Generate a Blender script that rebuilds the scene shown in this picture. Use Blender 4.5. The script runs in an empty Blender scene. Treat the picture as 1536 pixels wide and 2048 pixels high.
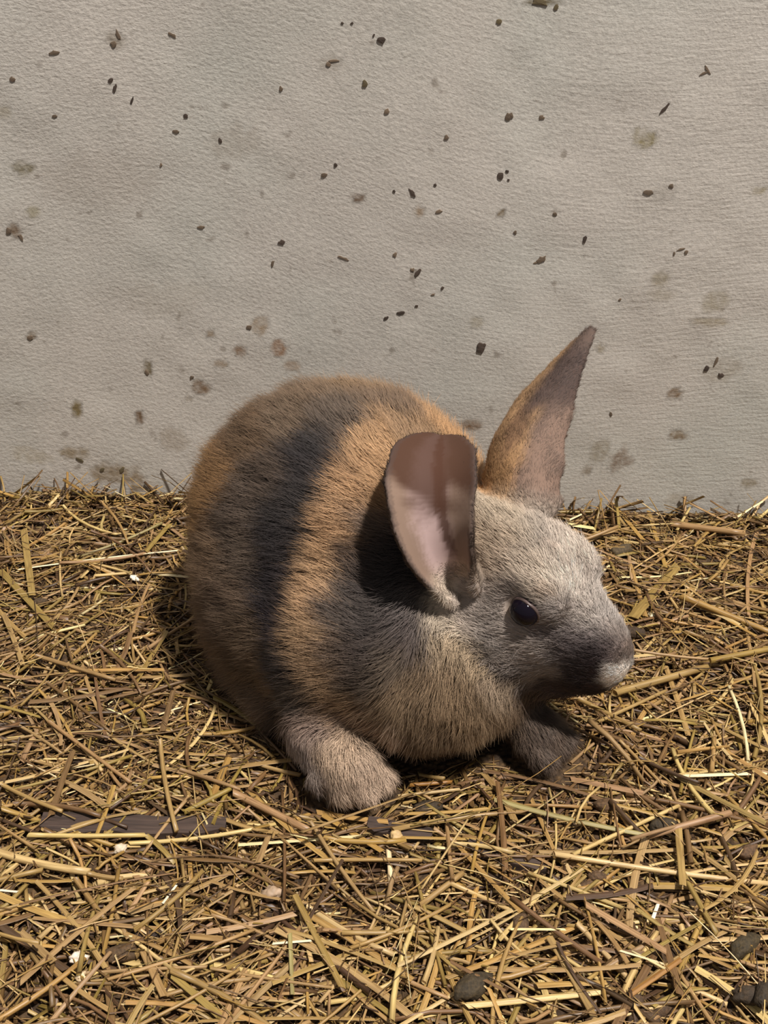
import bpy, bmesh, math, random
import numpy as np
from mathutils import Vector, Matrix
from mathutils.bvhtree import BVHTree

random.seed(7)
rng = np.random.default_rng(11)
scene = bpy.context.scene
COL = scene.collection

# ------------------------------------------------------------------ camera
CAM_H, PITCH, FPX = 0.32, math.radians(31.0), 2200.0
cam_data = bpy.data.cameras.new('camera')
cam_data.sensor_fit = 'VERTICAL'
cam_data.sensor_height = 36.0
cam_data.lens = 36.0 * FPX / 2048.0
cam_data.clip_start = 0.01
cam = bpy.data.objects.new('camera', cam_data)
COL.objects.link(cam)
cam.location = (0, 0, CAM_H)
cam.rotation_euler = (math.pi / 2 - PITCH, 0, 0)
scene.camera = cam

# ------------------------------------------------------------------ light
world = bpy.data.worlds.new('world')
scene.world = world
world.use_nodes = True
world.node_tree.nodes['Background'].inputs[0].default_value = (0.95, 0.97, 1.0, 1)
world.node_tree.nodes['Background'].inputs[1].default_value = 0.20


def lamp(name, loc, target, power, size, color):
    ld = bpy.data.lights.new(name, 'AREA')
    ld.shape = 'DISK'
    ld.size = size
    ld.energy = power
    ld.color = color
    o = bpy.data.objects.new(name, ld)
    COL.objects.link(o)
    o.location = loc
    o.rotation_euler = (Vector(target) - Vector(loc)).to_track_quat('-Z', 'Y').to_euler()
    return o


lamp('ceiling_lamp', (0.82, -0.42, 2.70), (0.0, 0.42, 0.05), 124.0, 0.17, (1.0, 0.95, 0.89))

scene.view_settings.view_transform = 'Standard'
scene.view_settings.look = 'None'
scene.view_settings.gamma = 1.0
scene.view_settings.use_curve_mapping = False
scene.view_settings.exposure = 0.08

# ------------------------------------------------------------------ helpers
CP_, SP_ = math.cos(PITCH), math.sin(PITCH)


def ray(px, py):
    a, b = (px - 768.0) / FPX, -(py - 1024.0) / FPX
    return np.array([a, CP_ + b * SP_, -SP_ + b * CP_])


def ground(px, py, z=0.0):
    d = ray(px, py)
    t = (z - CAM_H) / d[2]
    return np.array([0, 0, CAM_H]) + d * t


WALL_P = np.array([0.0, 0.548, 0.0])
WALL_YAW = math.radians(-3.0)
WALL_X = np.array([math.cos(WALL_YAW), math.sin(WALL_YAW), 0])
WALL_N = np.array([math.sin(WALL_YAW), -math.cos(WALL_YAW), 0])


def wall_uv(px, py):
    d = ray(px, py)
    o = np.array([0, 0, CAM_H])
    t = np.dot(WALL_P - o, WALL_N) / np.dot(d, WALL_N)
    p = o + d * t
    return float(np.dot(p - WALL_P, WALL_X)), float(p[2])


def wall_y(x):
    return WALL_P[1] + x * math.tan(WALL_YAW)


def lin(c):
    c = np.asarray(c, float) / 255.0
    return np.where(c <= 0.04045, c / 12.92, ((c + 0.055) / 1.055) ** 2.4)


def vnoise(p, freq, seed=0):
    """smooth value noise, p (n,3) -> (n,) in -1..1"""
    q = np.asarray(p) * freq + seed * 17.31
    i = np.floor(q).astype(np.int64)
    f = q - i
    f = f * f * (3 - 2 * f)
    out = 0
    for dx in (0, 1):
        for dy in (0, 1):
            for dz in (0, 1):
                h = ((i[:, 0] + dx) * 374761393 + (i[:, 1] + dy) * 668265263 + (i[:, 2] + dz) * 2147483647 + seed * 974711) & 0xffffffff
                h = ((h ^ (h >> 13)) * 1274126177) & 0xffffffff
                h = (h ^ (h >> 16)) & 0xffff
                w = (f[:, 0] if dx else 1 - f[:, 0]) * (f[:, 1] if dy else 1 - f[:, 1]) * (f[:, 2] if dz else 1 - f[:, 2])
                out = out + w * (h / 32767.5 - 1.0)
    return out


def link(name, mesh, mat=None, parent=None, smooth=False):
    o = bpy.data.objects.new(name, mesh)
    COL.objects.link(o)
    if mat is not None:
        mesh.materials.append(mat)
    if parent is not None:
        o.parent = parent
    if smooth:
        mesh.polygons.foreach_set('use_smooth', np.ones(len(mesh.polygons), bool))
    return o


def tag(o, label=None, cat=None, group=None, kind=None):
    if label:
        o['label'] = label
    if cat:
        o['category'] = cat
    if group:
        o['group'] = group
    if kind:
        o['kind'] = kind
    return o


def mesh_np(name, verts, quads, attrs=None):
    me = bpy.data.meshes.new(name)
    verts = np.asarray(verts, np.float32)
    quads = np.asarray(quads, np.int32)
    me.vertices.add(len(verts))
    me.vertices.foreach_set('co', verts.ravel())
    k = quads.shape[1]
    me.loops.add(quads.size)
    me.loops.foreach_set('vertex_index', quads.ravel())
    me.polygons.add(len(quads))
    me.polygons.foreach_set('loop_start', np.arange(0, quads.size, k, dtype=np.int32))
    me.update(calc_edges=True)
    for nm, (typ, arr) in (attrs or {}).items():
        set_attr(me, nm, typ, arr)
    return me


def set_attr(me, nm, typ, arr, domain='POINT'):
    at = me.attributes.new(nm, typ, domain)
    arr = np.asarray(arr, np.float32)
    if typ == 'FLOAT_COLOR':
        if arr.shape[1] == 3:
            arr = np.hstack([arr, np.ones((len(arr), 1), np.float32)])
        at.data.foreach_set('color', arr.ravel())
    elif typ == 'FLOAT_VECTOR':
        at.data.foreach_set('vector', arr.ravel())
    else:
        at.data.foreach_set('value', arr.ravel())


class N:
    """tiny node-tree builder"""
    def __init__(self, name):
        self.m = bpy.data.materials.new(name)
        self.m.use_nodes = True
        self.t = self.m.node_tree
        self.t.nodes.clear()
        self.out = self.t.nodes.new('ShaderNodeOutputMaterial')

    def n(self, typ, props=None, **ins):
        nd = self.t.nodes.new('ShaderNode' + typ)
        for k, v in (props or {}).items():
            setattr(nd, k, v)
        for k, v in ins.items():
            key = int(k[1:]) if k[0] == 'i' and k[1:].isdigit() else k.replace('_', ' ')
            sock = nd.inputs[key]
            if isinstance(v, bpy.types.NodeSocket):
                self.t.links.new(v, sock)
            else:
                sock.default_value = v
        return nd

    def math(self, op, a, b=0.0, c=0.0, clamp=False):
        return self.n('Math', {'operation': op, 'use_clamp': clamp}, i0=a, i1=b, i2=c).outputs[0]

    def mix(self, f, a, b, blend='MIX'):
        nd = self.n('Mix', {'data_type': 'RGBA', 'blend_type': blend}, i0=f, i6=a, i7=b)
        return nd.outputs[2]

    def ramp(self, f, stops):
        nd = self.n('ValToRGB', i0=f)
        e = nd.color_ramp.elements
        while len(e) < len(stops):
            e.new(0.5)
        for el, (p, c) in zip(e, stops):
            el.position = p
            el.color = c if len(c) == 4 else (*c, 1)
        return nd.outputs[0]

    def finish(self, **ins):
        b = self.n('BsdfPrincipled', None, **ins)
        self.t.links.new(b.outputs[0], self.out.inputs[0])
        return self.m


# ------------------------------------------------------------------ wall
def wall_material():
    g = N('whitewashed_plaster')
    co = g.n('TexCoord').outputs['Object']
    big = g.n('TexNoise', None, Vector=co, Scale=5.0, Detail=3.0).outputs[0]
    warp = g.n('TexNoise', None, Vector=co, Scale=2.2, Detail=1.0).outputs[1]
    # brush strokes: noise squeezed along a slowly turning, slightly falling direction
    wv = g.n('VectorMath', {'operation': 'MULTIPLY_ADD'}, i0=warp, i1=(0.10, 0.0, 0.16), i2=co).outputs[0]
    rot = g.n('Mapping', None, Vector=wv, Rotation=(0, math.radians(9), 0), Scale=(85, 1, 480)).outputs[0]
    stroke = g.n('TexNoise', None, Vector=rot, Scale=1.0, Detail=3.0, Roughness=0.6).outputs[0]
    rot2 = g.n('Mapping', None, Vector=wv, Rotation=(0, math.radians(-28), 0), Scale=(260, 1, 560)).outputs[0]
    stroke2 = g.n('TexNoise', None, Vector=rot2, Scale=1.0, Detail=2.0, Roughness=0.6).outputs[0]
    grain = g.n('TexNoise', None, Vector=co, Scale=620.0, Detail=3.0, Roughness=0.65).outputs[0]
    sep = g.n('SeparateXYZ', None, Vector=co)
    side = g.math('MULTIPLY_ADD', sep.outputs[0], 3.2, 0.45, clamp=True)
    st = g.n('Mix', {'data_type': 'FLOAT'}, i0=side, i2=stroke2, i3=stroke).outputs[0]
    h = g.math('ADD', g.math('MULTIPLY', st, 0.75), g.math('MULTIPLY', grain, 0.6))
    base = g.mix(big, (*lin((190, 182, 172)), 1), (*lin((206, 199, 190)), 1))
    tint = g.n('TexNoise', None, Vector=co, Scale=9.0, Detail=2.0).outputs[0]
    base = g.mix(g.math('MULTIPLY', g.ramp(tint, [(0.45, (0, 0, 0)), (0.7, (1, 1, 1))]), 0.45), base, (*lin((180, 183, 174)), 1))
    gr = g.ramp(grain, [(0.3, (0.84, 0.84, 0.84)), (0.62, (1.05, 1.05, 1.05))])
    base = g.mix(1.0, base, gr, 'MULTIPLY')
    # fine flecks
    fl = g.n('TexNoise', None, Vector=co, Scale=95.0, Detail=2.0, Roughness=0.5).outputs[0]
    base = g.mix(g.math('MULTIPLY', g.ramp(fl, [(0.665, (0, 0, 0)), (0.74, (1, 1, 1))]), 0.5), base, (*lin((112, 98, 84)), 1))
    sc = g.n('Attribute', {'attribute_name': 'stain'})
    blot = g.n('TexNoise', None, Vector=co, Scale=260.0, Detail=2.0).outputs[0]
    f = g.math('MULTIPLY', sc.outputs['Alpha'], g.ramp(blot, [(0.3, (0.45, 0.45, 0.45)), (0.6, (1, 1, 1))]), clamp=True)
    base = g.mix(f, base, sc.outputs['Color'])
    bump = g.n('Bump', None, Strength=0.42, Distance=0.0010, Height=h).outputs[0]
    return g.finish(Base_Color=base, Roughness=0.85, Normal=bump)


M_WALL = wall_material()
# soft dirt stains: px, py, rx, ry (px), colour, strength
STAINS = [
    (45, 335, 26, 14, (118, 108, 82), .75), (30, 465, 13, 16, (116, 94, 70), .8), (68, 425, 14, 14, (150, 140, 110), .5),
    (62, 672, 11, 9, (120, 104, 84), .7), (155, 820, 12, 17, (122, 106, 74), .8), (278, 835, 11, 17, (116, 94, 72), .85),
    (400, 775, 17, 15, (124, 100, 76), .8), (375, 798, 10, 9, (136, 120, 96), .5), (295, 735, 9, 16, (112, 98, 72), .85),
    (480, 705, 15, 13, (132, 106, 82), .75), (520, 652, 17, 18, (140, 116, 88), .7), (555, 697, 17, 16, (146, 112, 84), .75),
    (585, 735, 18, 12, (150, 124, 98), .5), (440, 728, 12, 10, (140, 118, 92), .6), (420, 667, 9, 8, (136, 116, 92), .6),
    (225, 945, 46, 22, (130, 108, 76), .6), (150, 905, 28, 12, (132, 112, 80), .6), (275, 965, 20, 34, (128, 104, 72), .6),
    (345, 880, 30, 26, (140, 122, 100), .35), (1292, 280, 22, 18, (138, 126, 92), .75), (1275, 265, 8, 12, (138, 126, 92), .6),
    (1320, 555, 17, 16, (140, 128, 104), .55), (1430, 602, 26, 22, (142, 130, 104), .5), (1420, 645, 32, 9, (140, 124, 92), .5),
    (952, 645, 16, 12, (148, 136, 112), .5), (1350, 787, 15, 11, (126, 104, 80), .8), (1355, 872, 20, 9, (128, 108, 82), .7),
    (1240, 920, 24, 24, (126, 106, 88), .65), (1200, 905, 20, 24, (140, 128, 106), .5), (1175, 940, 11, 12, (128, 112, 92), .6),
    (1500, 968, 18, 10, (128, 112, 84), .7), (1360, 1000, 40, 16, (140, 124, 100), .35), (945, 850, 24, 14, (124, 98, 74), .8),
    (838, 425, 13, 14, (146, 122, 96), .65), (715, 395, 15, 11, (112, 90, 70), .8), (230, 80, 24, 18, (132, 120, 104), .55),
    (1200, 697, 12, 9, (146, 132, 104), .6), (1110, 427, 7, 6, (122, 100, 78), .7), (1003, 428, 9, 8, (120, 102, 76), .8),
    (1445, 740, 40, 26, (150, 138, 120), .35), (330, 600, 90, 40, (158, 148, 134), .25), (470, 285, 60, 36, (150, 138, 124), .3),
    (200, 360, 120, 60, (160, 150, 138), .25), (1325, 385, 36, 18, (150, 142, 132), .3), (1085, 3, 40, 9, (104, 92, 64), .9),
    (1320, 590, 30, 14, (152, 140, 118), .35), (1520, 380, 18, 10, (146, 132, 96), .5), (665, 125, 26, 14, (140, 130, 116), .45),
    (10, 225, 14, 14, (146, 134, 108), .4), (60, 910, 50, 18, (150, 136, 108), .35),
]


def wall_relief(P):
    Q = np.array(P, float)
    Q[:, 1] = 0
    return 0.0012 * vnoise(Q, 14, 3) + 0.0004 * vnoise(Q, 60, 4)


def build_wall():
    xs = np.concatenate([np.linspace(-1.3, -0.262, 12), np.arange(-0.26, 0.2601, 0.0021), np.linspace(0.262, 1.3, 12)])
    zs = np.concatenate([np.linspace(-0.12, -0.022, 3), np.arange(-0.02, 0.400, 0.0021), np.linspace(0.402, 1.3, 12)])
    X, Z = np.meshgrid(xs, zs)
    nx, nz = len(xs), len(zs)
    P = np.stack([X.ravel(), np.zeros(X.size), Z.ravel()], 1)
    P[:, 1] = wall_relief(P)
    i = np.arange(nz * nx).reshape(nz, nx)
    q = np.stack([i[:-1, :-1], i[:-1, 1:], i[1:, 1:], i[1:, :-1]], -1).reshape(-1, 4)
    col = np.zeros((len(P), 4))
    wsum = np.zeros(len(P))
    n1 = vnoise(P, 190, 5)
    n2 = vnoise(P, 420, 6)
    for (px, py, rx, ry, c, s) in STAINS:
        s = min(1.0, s * 1.25)
        u, z = wall_uv(px, py)
        u2, _ = wall_uv(px + rx, py)
        _, z2 = wall_uv(px, py - ry)
        d = np.sqrt(((P[:, 0] - u) / (u2 - u)) ** 2 + ((P[:, 2] - z) / (z2 - z)) ** 2) + 0.35 * n1 + 0.2 * n2
        w = np.clip((1.12 - d) / 0.4, 0, 1) * s
        col[:, :3] += w[:, None] * lin(c)
        wsum += w
        col[:, 3] = np.maximum(col[:, 3], w)
    col[:, :3] /= np.maximum(wsum, 1e-6)[:, None]
    # dirt splashed up from the bedding along the foot of the wall
    me = mesh_np('wall_back', P, q, {'stain': ('FLOAT_COLOR', col)})
    o = link('wall_back', me, M_WALL, smooth=True)
    o.location = WALL_P
    o.rotation_euler = (0, 0, WALL_YAW)
    tag(o, kind='structure', label='whitewashed plaster wall with dirt specks behind the rabbit')
    return o


WALL = build_wall()

g = N('mud_crust')
_at = g.n('Attribute', {'attribute_name': 'col'}).outputs['Color']
M_CRUST = g.finish(Base_Color=_at, Roughness=0.9)
# crusted specks stuck on the wall: px, py, length, width, angle, colour
DK, BR, OL = (70, 58, 50), (108, 92, 76), (98, 86, 62)
SPECKS = [
    (1078, 4, 34, 13, -8, OL), (1113, 14, 12, 8, 60, OL), (110, 105, 20, 8, 10, BR), (228, 88, 13, 12, 0, BR), (236, 68, 6, 18, 20, BR),
    (345, 70, 16, 6, -25, BR), (222, 160, 11, 8, 30, DK), (230, 176, 6, 18, -25, DK), (265, 200, 5, 16, -25, DK), (372, 232, 10, 8, 20, DK),
    (352, 263, 14, 7, 0, BR), (440, 281, 8, 9, 0, DK), (730, 168, 11, 14, 0, OL), (762, 80, 16, 14, 10, DK), (748, 70, 8, 4, 40, DK),
    (685, 46, 6, 5, 0, DK), (704, 46, 6, 5, 0, DK), (658, 128, 10, 8, 0, BR), (668, 121, 22, 5, 5, BR), (562, 178, 7, 11, 0, BR),
    (1018, 233, 15, 14, 20, BR), (1083, 236, 12, 8, 0, BR), (893, 275, 9, 9, 0, BR), (774, 222, 10, 10, 0, BR), (998, 44, 12, 9, 0, OL),
    (1330, 216, 6, 32, -38, DK), (1415, 140, 5, 22, 40, BR), (1408, 146, 18, 4, 25, BR), (1002, 352, 12, 18, 10, DK), (1014, 343, 8, 6, 0, DK), (1017, 360, 5, 5, 0, DK),
    (825, 386, 8, 20, 35, DK), (870, 370, 6, 6, 0, DK), (788, 382, 6, 6, 0, DK), (877, 423, 14, 7, 10, BR), (1110, 428, 9, 8, 0, BR),
    (1298, 384, 20, 9, -5, BR), (1342, 371, 10, 8, 0, BR), (1170, 478, 7, 18, -15, DK), (1030, 465, 7, 7, 0, BR), (402, 455, 14, 6, 5, BR),
    (563, 486, 14, 9, 0, DK), (545, 528, 6, 13, -20, BR), (687, 517, 22, 5, -20, BR), (1084, 519, 20, 11, 25, BR), (1074, 525, 16, 4, 25, BR),
    (836, 546, 9, 20, -40, DK), (825, 540, 10, 7, 0, BR), (1372, 503, 9, 7, 0, BR), (1362, 497, 16, 4, 15, BR), (1348, 506, 5, 8, 0, BR),
    (800, 627, 16, 8, 10, DK), (833, 613, 8, 5, 0, DK), (772, 637, 12, 6, 30, DK), (885, 577, 8, 6, 30, DK), (866, 590, 9, 4, 20, BR), (790, 510, 8, 12, 0, BR),
    (960, 696, 17, 20, 0, DK), (968, 690, 8, 12, -30, DK), (294, 745, 8, 12, 15, BR), (1413, 737, 12, 12, 0, DK), (1441, 750, 12, 11, 0, DK), (1432, 722, 6, 24, -10, BR),
    (648, 350, 13, 8, 10, BR), (671, 330, 7, 7, 0, DK), (322, 330, 5, 8, 0, BR), (498, 656, 12, 8, 30, BR), (383, 755, 10, 6, 40, BR), (62, 674, 12, 10, 0, BR),
    (18, 462, 12, 14, 0, BR), (42, 474, 7, 13, 25, BR), (1240, 598, 6, 6, 0, BR), (1222, 828, 6, 10, 20, BR), (886, 700, 0, 0, 0, BR), (25, 158, 10, 9, 0, BR),
    (142, 420, 0, 0, 0, BR), (110, 232, 10, 6, 0, BR), (160, 918, 16, 7, -20, OL), (205, 938, 12, 8, 30, OL), (245, 938, 9, 14, -30, OL),
]


def build_specks():
    r = random.Random(3)
    for (px, py, L, W, ang, c) in SPECKS:
        if L == 0:
            continue
        L, W = L * 1.2, W * 1.2
        u, z = wall_uv(px, py)
        k = (wall_uv(px + 10, py)[0] - u) / 10
        n = 11
        a = math.radians(ang)
        ring = []
        for i in range(n):
            t = 2 * math.pi * i / n
            rr = 0.5 * r.uniform(0.62, 1.2)
            x, y = math.cos(t) * L * k * rr, math.sin(t) * W * k * rr
            ring.append((x * math.cos(a) - y * math.sin(a), x * math.sin(a) + y * math.cos(a)))
        V, F = [], []
        hgt = min(L, W) * k * 0.07
        for s, dy in ((1.0, 0.0008), (0.86, -hgt - 0.0002), (0.35, -hgt * 1.4 - 0.0002)):
            V += [(x * s, dy + r.uniform(-1, 1) * hgt * 0.15 * (s < 1), y * s) for x, y in ring]
        for j in (0, 1):
            for i in range(n):
                F.append((j * n + i, j * n + (i + 1) % n, (j + 1) * n + (i + 1) % n, (j + 1) * n + i))
        F.append(tuple(range(2 * n, 3 * n)))
        me = bpy.data.meshes.new('dirt_speck')
        me.from_pydata(V, [], F)
        cc = lin(c) * r.uniform(0.8, 1.3)
        set_attr(me, 'col', 'FLOAT_COLOR', np.tile(cc, (len(V), 1)))
        o = link('dirt_speck', me, M_CRUST, parent=WALL)
        o.location = (u, float(wall_relief([[u, 0, z]])[0]), z)


build_specks()

# ------------------------------------------------------------------ floor under the bedding
FX0, FX1, FY0, FY1 = -0.46, 0.46, 0.12, 0.575
FLOOR_Z = -0.0055


def floor_h(x, y):
    p = np.stack([x, y, np.zeros_like(x)], -1).reshape(-1, 3)
    h = 0.004 * vnoise(p, 9, 21) + 0.0025 * vnoise(p, 26, 22)
    # bedding is kicked up a little against the wall
    wy = WALL_P[1] + p[:, 0] * math.tan(WALL_YAW)
    h = h + 0.002 * np.clip(1 - (wy - p[:, 1]) / 0.10, 0, 1) ** 2
    return (FLOOR_Z + h).reshape(x.shape)


def build_floor():
    g = N('packed_litter')
    co = g.n('TexCoord').outputs['Object']
    a = g.n('TexNoise', None, Vector=co, Scale=60.0, Detail=5.0, Roughness=0.7).outputs[0]
    b = g.n('TexVoronoi', None, Vector=co, Scale=330.0).outputs[0]
    c = g.ramp(a, [(0.35, lin((52, 38, 26))), (0.55, lin((92, 68, 42))), (0.75, lin((136, 106, 66)))])
    c = g.mix(0.5, c, g.ramp(b, [(0.0, lin((120, 92, 58))), (0.6, lin((48, 36, 26)))]))
    bump = g.n('Bump', None, Strength=0.9, Distance=0.003, Height=g.math('SUBTRACT', a, b)).outputs[0]
    m = g.finish(Base_Color=c, Roughness=0.9, Normal=bump)
    xs = np.linspace(-1.3, 1.3, 261)
    ys = np.linspace(-0.5, 0.66, 117)
    X, Y = np.meshgrid(xs, ys)
    Z = floor_h(X, Y)
    P = np.stack([X.ravel(), Y.ravel(), Z.ravel()], 1)
    i = np.arange(X.size).reshape(X.shape)
    q = np.stack([i[:-1, :-1], i[:-1, 1:], i[1:, 1:], i[1:, :-1]], -1).reshape(-1, 4)
    o = link('floor', mesh_np('floor', P, q), m, smooth=True)
    tag(o, kind='structure', label='brown packed litter floor under the straw')


build_floor()

# ------------------------------------------------------------------ rabbit: shape as a signed distance field
HEAD_O = np.array([0.0595, 0.3565, 0.0730])


def frame(heading, pitch, roll):
    c, s = math.cos(heading), math.sin(heading)
    f = np.array([c * math.cos(pitch), -s * math.cos(pitch), -math.sin(pitch)])
    l = np.array([s, c, 0.0])
    u = np.cross(f, l)
    cr, sr = math.cos(roll), math.sin(roll)
    l2 = l * cr + u * sr
    u2 = np.cross(f, l2)
    return np.stack([f, l2, u2], 1)        # columns


HEAD_R = frame(math.radians(34), math.radians(22), math.radians(10))
BODY_R = frame(math.radians(54), 0, 0)
IDR = np.eye(3)


def hp(x, y, z):
    return HEAD_O + HEAD_R @ (np.array([x, y, z]) / 1000.0)


def ell(p, c, r, R=IDR):
    q = (p - np.asarray(c)) @ R
    r = np.asarray(r) / 1000.0
    k0 = np.sqrt(((q / r) ** 2).sum(-1)) + 1e-9
    k1 = np.sqrt(((q / (r * r)) ** 2).sum(-1)) + 1e-9
    return k0 * (k0 - 1.0) / k1


def cap(p, a, b, ra, rb):
    a, b = np.asarray(a, float), np.asarray(b, float)
    ab = b - a
    t = np.clip(((p - a) @ ab) / (ab @ ab), 0, 1)
    d = np.sqrt(((p - a - t[..., None] * ab) ** 2).sum(-1))
    return d - (ra + (rb - ra) * t) / 1000.0


def smin(a, b, k):
    k = k / 1000.0
    h = np.clip(0.5 + 0.5 * (b - a) / k, 0, 1)
    return b + (a - b) * h - k * h * (1 - h)


def rabbit_sdf(p):
    B = BODY_R
    d = ell(p, (-0.024, 0.424, 0.060), (61, 57, 57), B)                 # rump and back
    d = smin(d, ell(p, (-0.006, 0.413, 0.063), (50, 46, 52), B), 22)     # mid back and shoulders
    d = smin(d, ell(p, (0.021, 0.361, 0.036), (37, 43, 42), B), 18)
    d = smin(d, ell(p, (-0.022, 0.364, 0.038), (30, 24, 32), B), 14)     # near shoulder
    d = smin(d, ell(p, hp(-4, 0, -36), (22, 20, 20), HEAD_R), 12)          # throat      # chest
    d = smin(d, ell(p, (-0.050, 0.392, 0.034), (36, 24, 34), B), 16)     # near thigh
    d = smin(d, ell(p, (0.020, 0.448, 0.034), (36, 24, 34), B), 16)      # far thigh
    d = smin(d, cap(p, (0.010, 0.402, 0.072), hp(-18, 0, -8), 31, 22), 16)  # neck
    # head
    h = ell(p, hp(-12, 0, 0), (33, 22.5, 23), HEAD_R)
    h = smin(h, ell(p, hp(19, 0, -10), (27, 16.5, 20), HEAD_R), 12)
    h = smin(h, ell(p, hp(39, 0, -13), (8.5, 9.5, 11), HEAD_R), 8)
    for s in (-1, 1):
        h = smin(h, ell(p, hp(-3, 13 * s, -18), (24, 13, 20), HEAD_R), 10)
        h = smin(h, ell(p, hp(32, 6 * s, -20), (12, 8, 10), HEAD_R), 5)   # whisker pads
        h = smin(h, ell(p, hp(6, 13 * s, 12), (11, 5, 6), HEAD_R), 6)     # brow
    h = smin(h, ell(p, hp(22, 0, -34), (17, 11, 10), HEAD_R), 5)           # chin
    h = smin(h, ell(p, hp(6, 0, -36), (24, 16, 15), HEAD_R), 8)          # jaw
    d = smin(d, h, 10)
    # near front leg and paw
    d = smin(d, cap(p, (-0.014, 0.362, 0.034), (-0.023, 0.345, 0.012), 20, 14), 10)
    d = smin(d, cap(p, (-0.025, 0.342, 0.012), (-0.014, 0.324, 0.008), 14, 12), 6)
    for i, (tx, ty) in enumerate([(-0.0250, 0.3215), (-0.0170, 0.3155), (-0.0080, 0.3140), (-0.0010, 0.3205)]):
        d = smin(d, cap(p, (-0.016 + (i - 1.5) * 0.003, 0.327 + (i - 1.5) * 0.0018, 0.007), (tx, ty, 0.0035), 6.5, 4.6), 2.5)
    # far front leg and paw
    d = smin(d, cap(p, (0.044, 0.372, 0.030), (0.054, 0.356, 0.012), 14, 10), 10)
    d = smin(d, cap(p, (0.054, 0.356, 0.010), (0.064, 0.344, 0.006), 10, 8.5), 5)
    for i in range(4):
        s = (i - 1.5) * 0.0055
        d = smin(d, cap(p, (0.063 + s * .6, 0.345 + s * .5, 0.005), (0.070 + s * .8, 0.338 + s * .7, 0.0025), 4.5, 3.6), 2.5)
    # hind feet beside the belly, and the tail
    d = smin(d, cap(p, (-0.066, 0.398, 0.006), (-0.044, 0.364, 0.006), 9, 9), 8)
    d = smin(d, cap(p, (0.030, 0.452, 0.006), (0.050, 0.418, 0.006), 9, 9), 8)
    d = smin(d, ell(p, (-0.062, 0.472, 0.034), (12, 10, 13), B), 7)
    # eye sockets
    for s in (-1, 1):
        e = ell(p, hp(5.2, 23.0 * s, 7.6), (5.7, 4.4, 5.4), HEAD_R)
        d = -smin(-d, e, 3.0)
    # sits flat on the bedding
    d = np.maximum(d, -(p[..., 2] + 0.004))
    return d


def surface_nets(F, org, h):
    ins = F < 0
    sh = np.array(F.shape) - 1
    acc = np.zeros((*sh, 3))
    cnt = np.zeros(sh)
    cor = [(i, j, k) for i in (0, 1) for j in (0, 1) for k in (0, 1)]
    sub = lambda A, c: A[c[0]:c[0] + sh[0], c[1]:c[1] + sh[1], c[2]:c[2] + sh[2]]
    for a in cor:
        for ax in range(3):
            if a[ax] == 1:
                continue
            b = list(a)
            b[ax] = 1
            fa, fb = sub(F, a), sub(F, b)
            m = sub(ins, a) != sub(ins, b)
            t = np.where(m, fa / np.where(m, fa - fb, 1), 0)
            for k in range(3):
                acc[..., k] += np.where(m, a[k] + (t if k == ax else 0), 0)
            cnt += m
    act = cnt > 0
    idx = -np.ones(sh, int)
    idx[act] = np.arange(act.sum())
    base = np.stack(np.nonzero(act), 1)
    V = org + (base + acc[act] / cnt[act][:, None]) * h
    Q = []
    for ax in range(3):
        b, c = (ax + 1) % 3, (ax + 2) % 3
        s0 = [slice(1, sh[k]) for k in range(3)]
        s0[ax] = slice(0, sh[ax])
        s1 = list(s0)
        s1[ax] = slice(1, sh[ax] + 1)
        A, Bq = ins[tuple(s0)], ins[tuple(s1)]
        for flip, m in ((False, A & ~Bq), (True, ~A & Bq)):
            loc = np.stack(np.nonzero(m), 1)
            o = np.ones(3, int)
            o[ax] = 0
            loc = loc + o
            def at(db, dc):
                l = loc.copy()
                l[:, b] += db
                l[:, c] += dc
                return idx[l[:, 0], l[:, 1], l[:, 2]]
            q = np.stack([at(-1, -1), at(0, -1), at(0, 0), at(-1, 0)], 1)
            Q.append(q[:, ::-1] if flip else q)
    return V, np.concatenate(Q)


def bez(P, t):
    P = [np.asarray(p, float) for p in P]
    t = np.asarray(t)[:, None]
    while len(P) > 1:
        P = [P[i] * (1 - t) + P[i + 1] * t for i in range(len(P) - 1)]
    return P[0]


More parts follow.
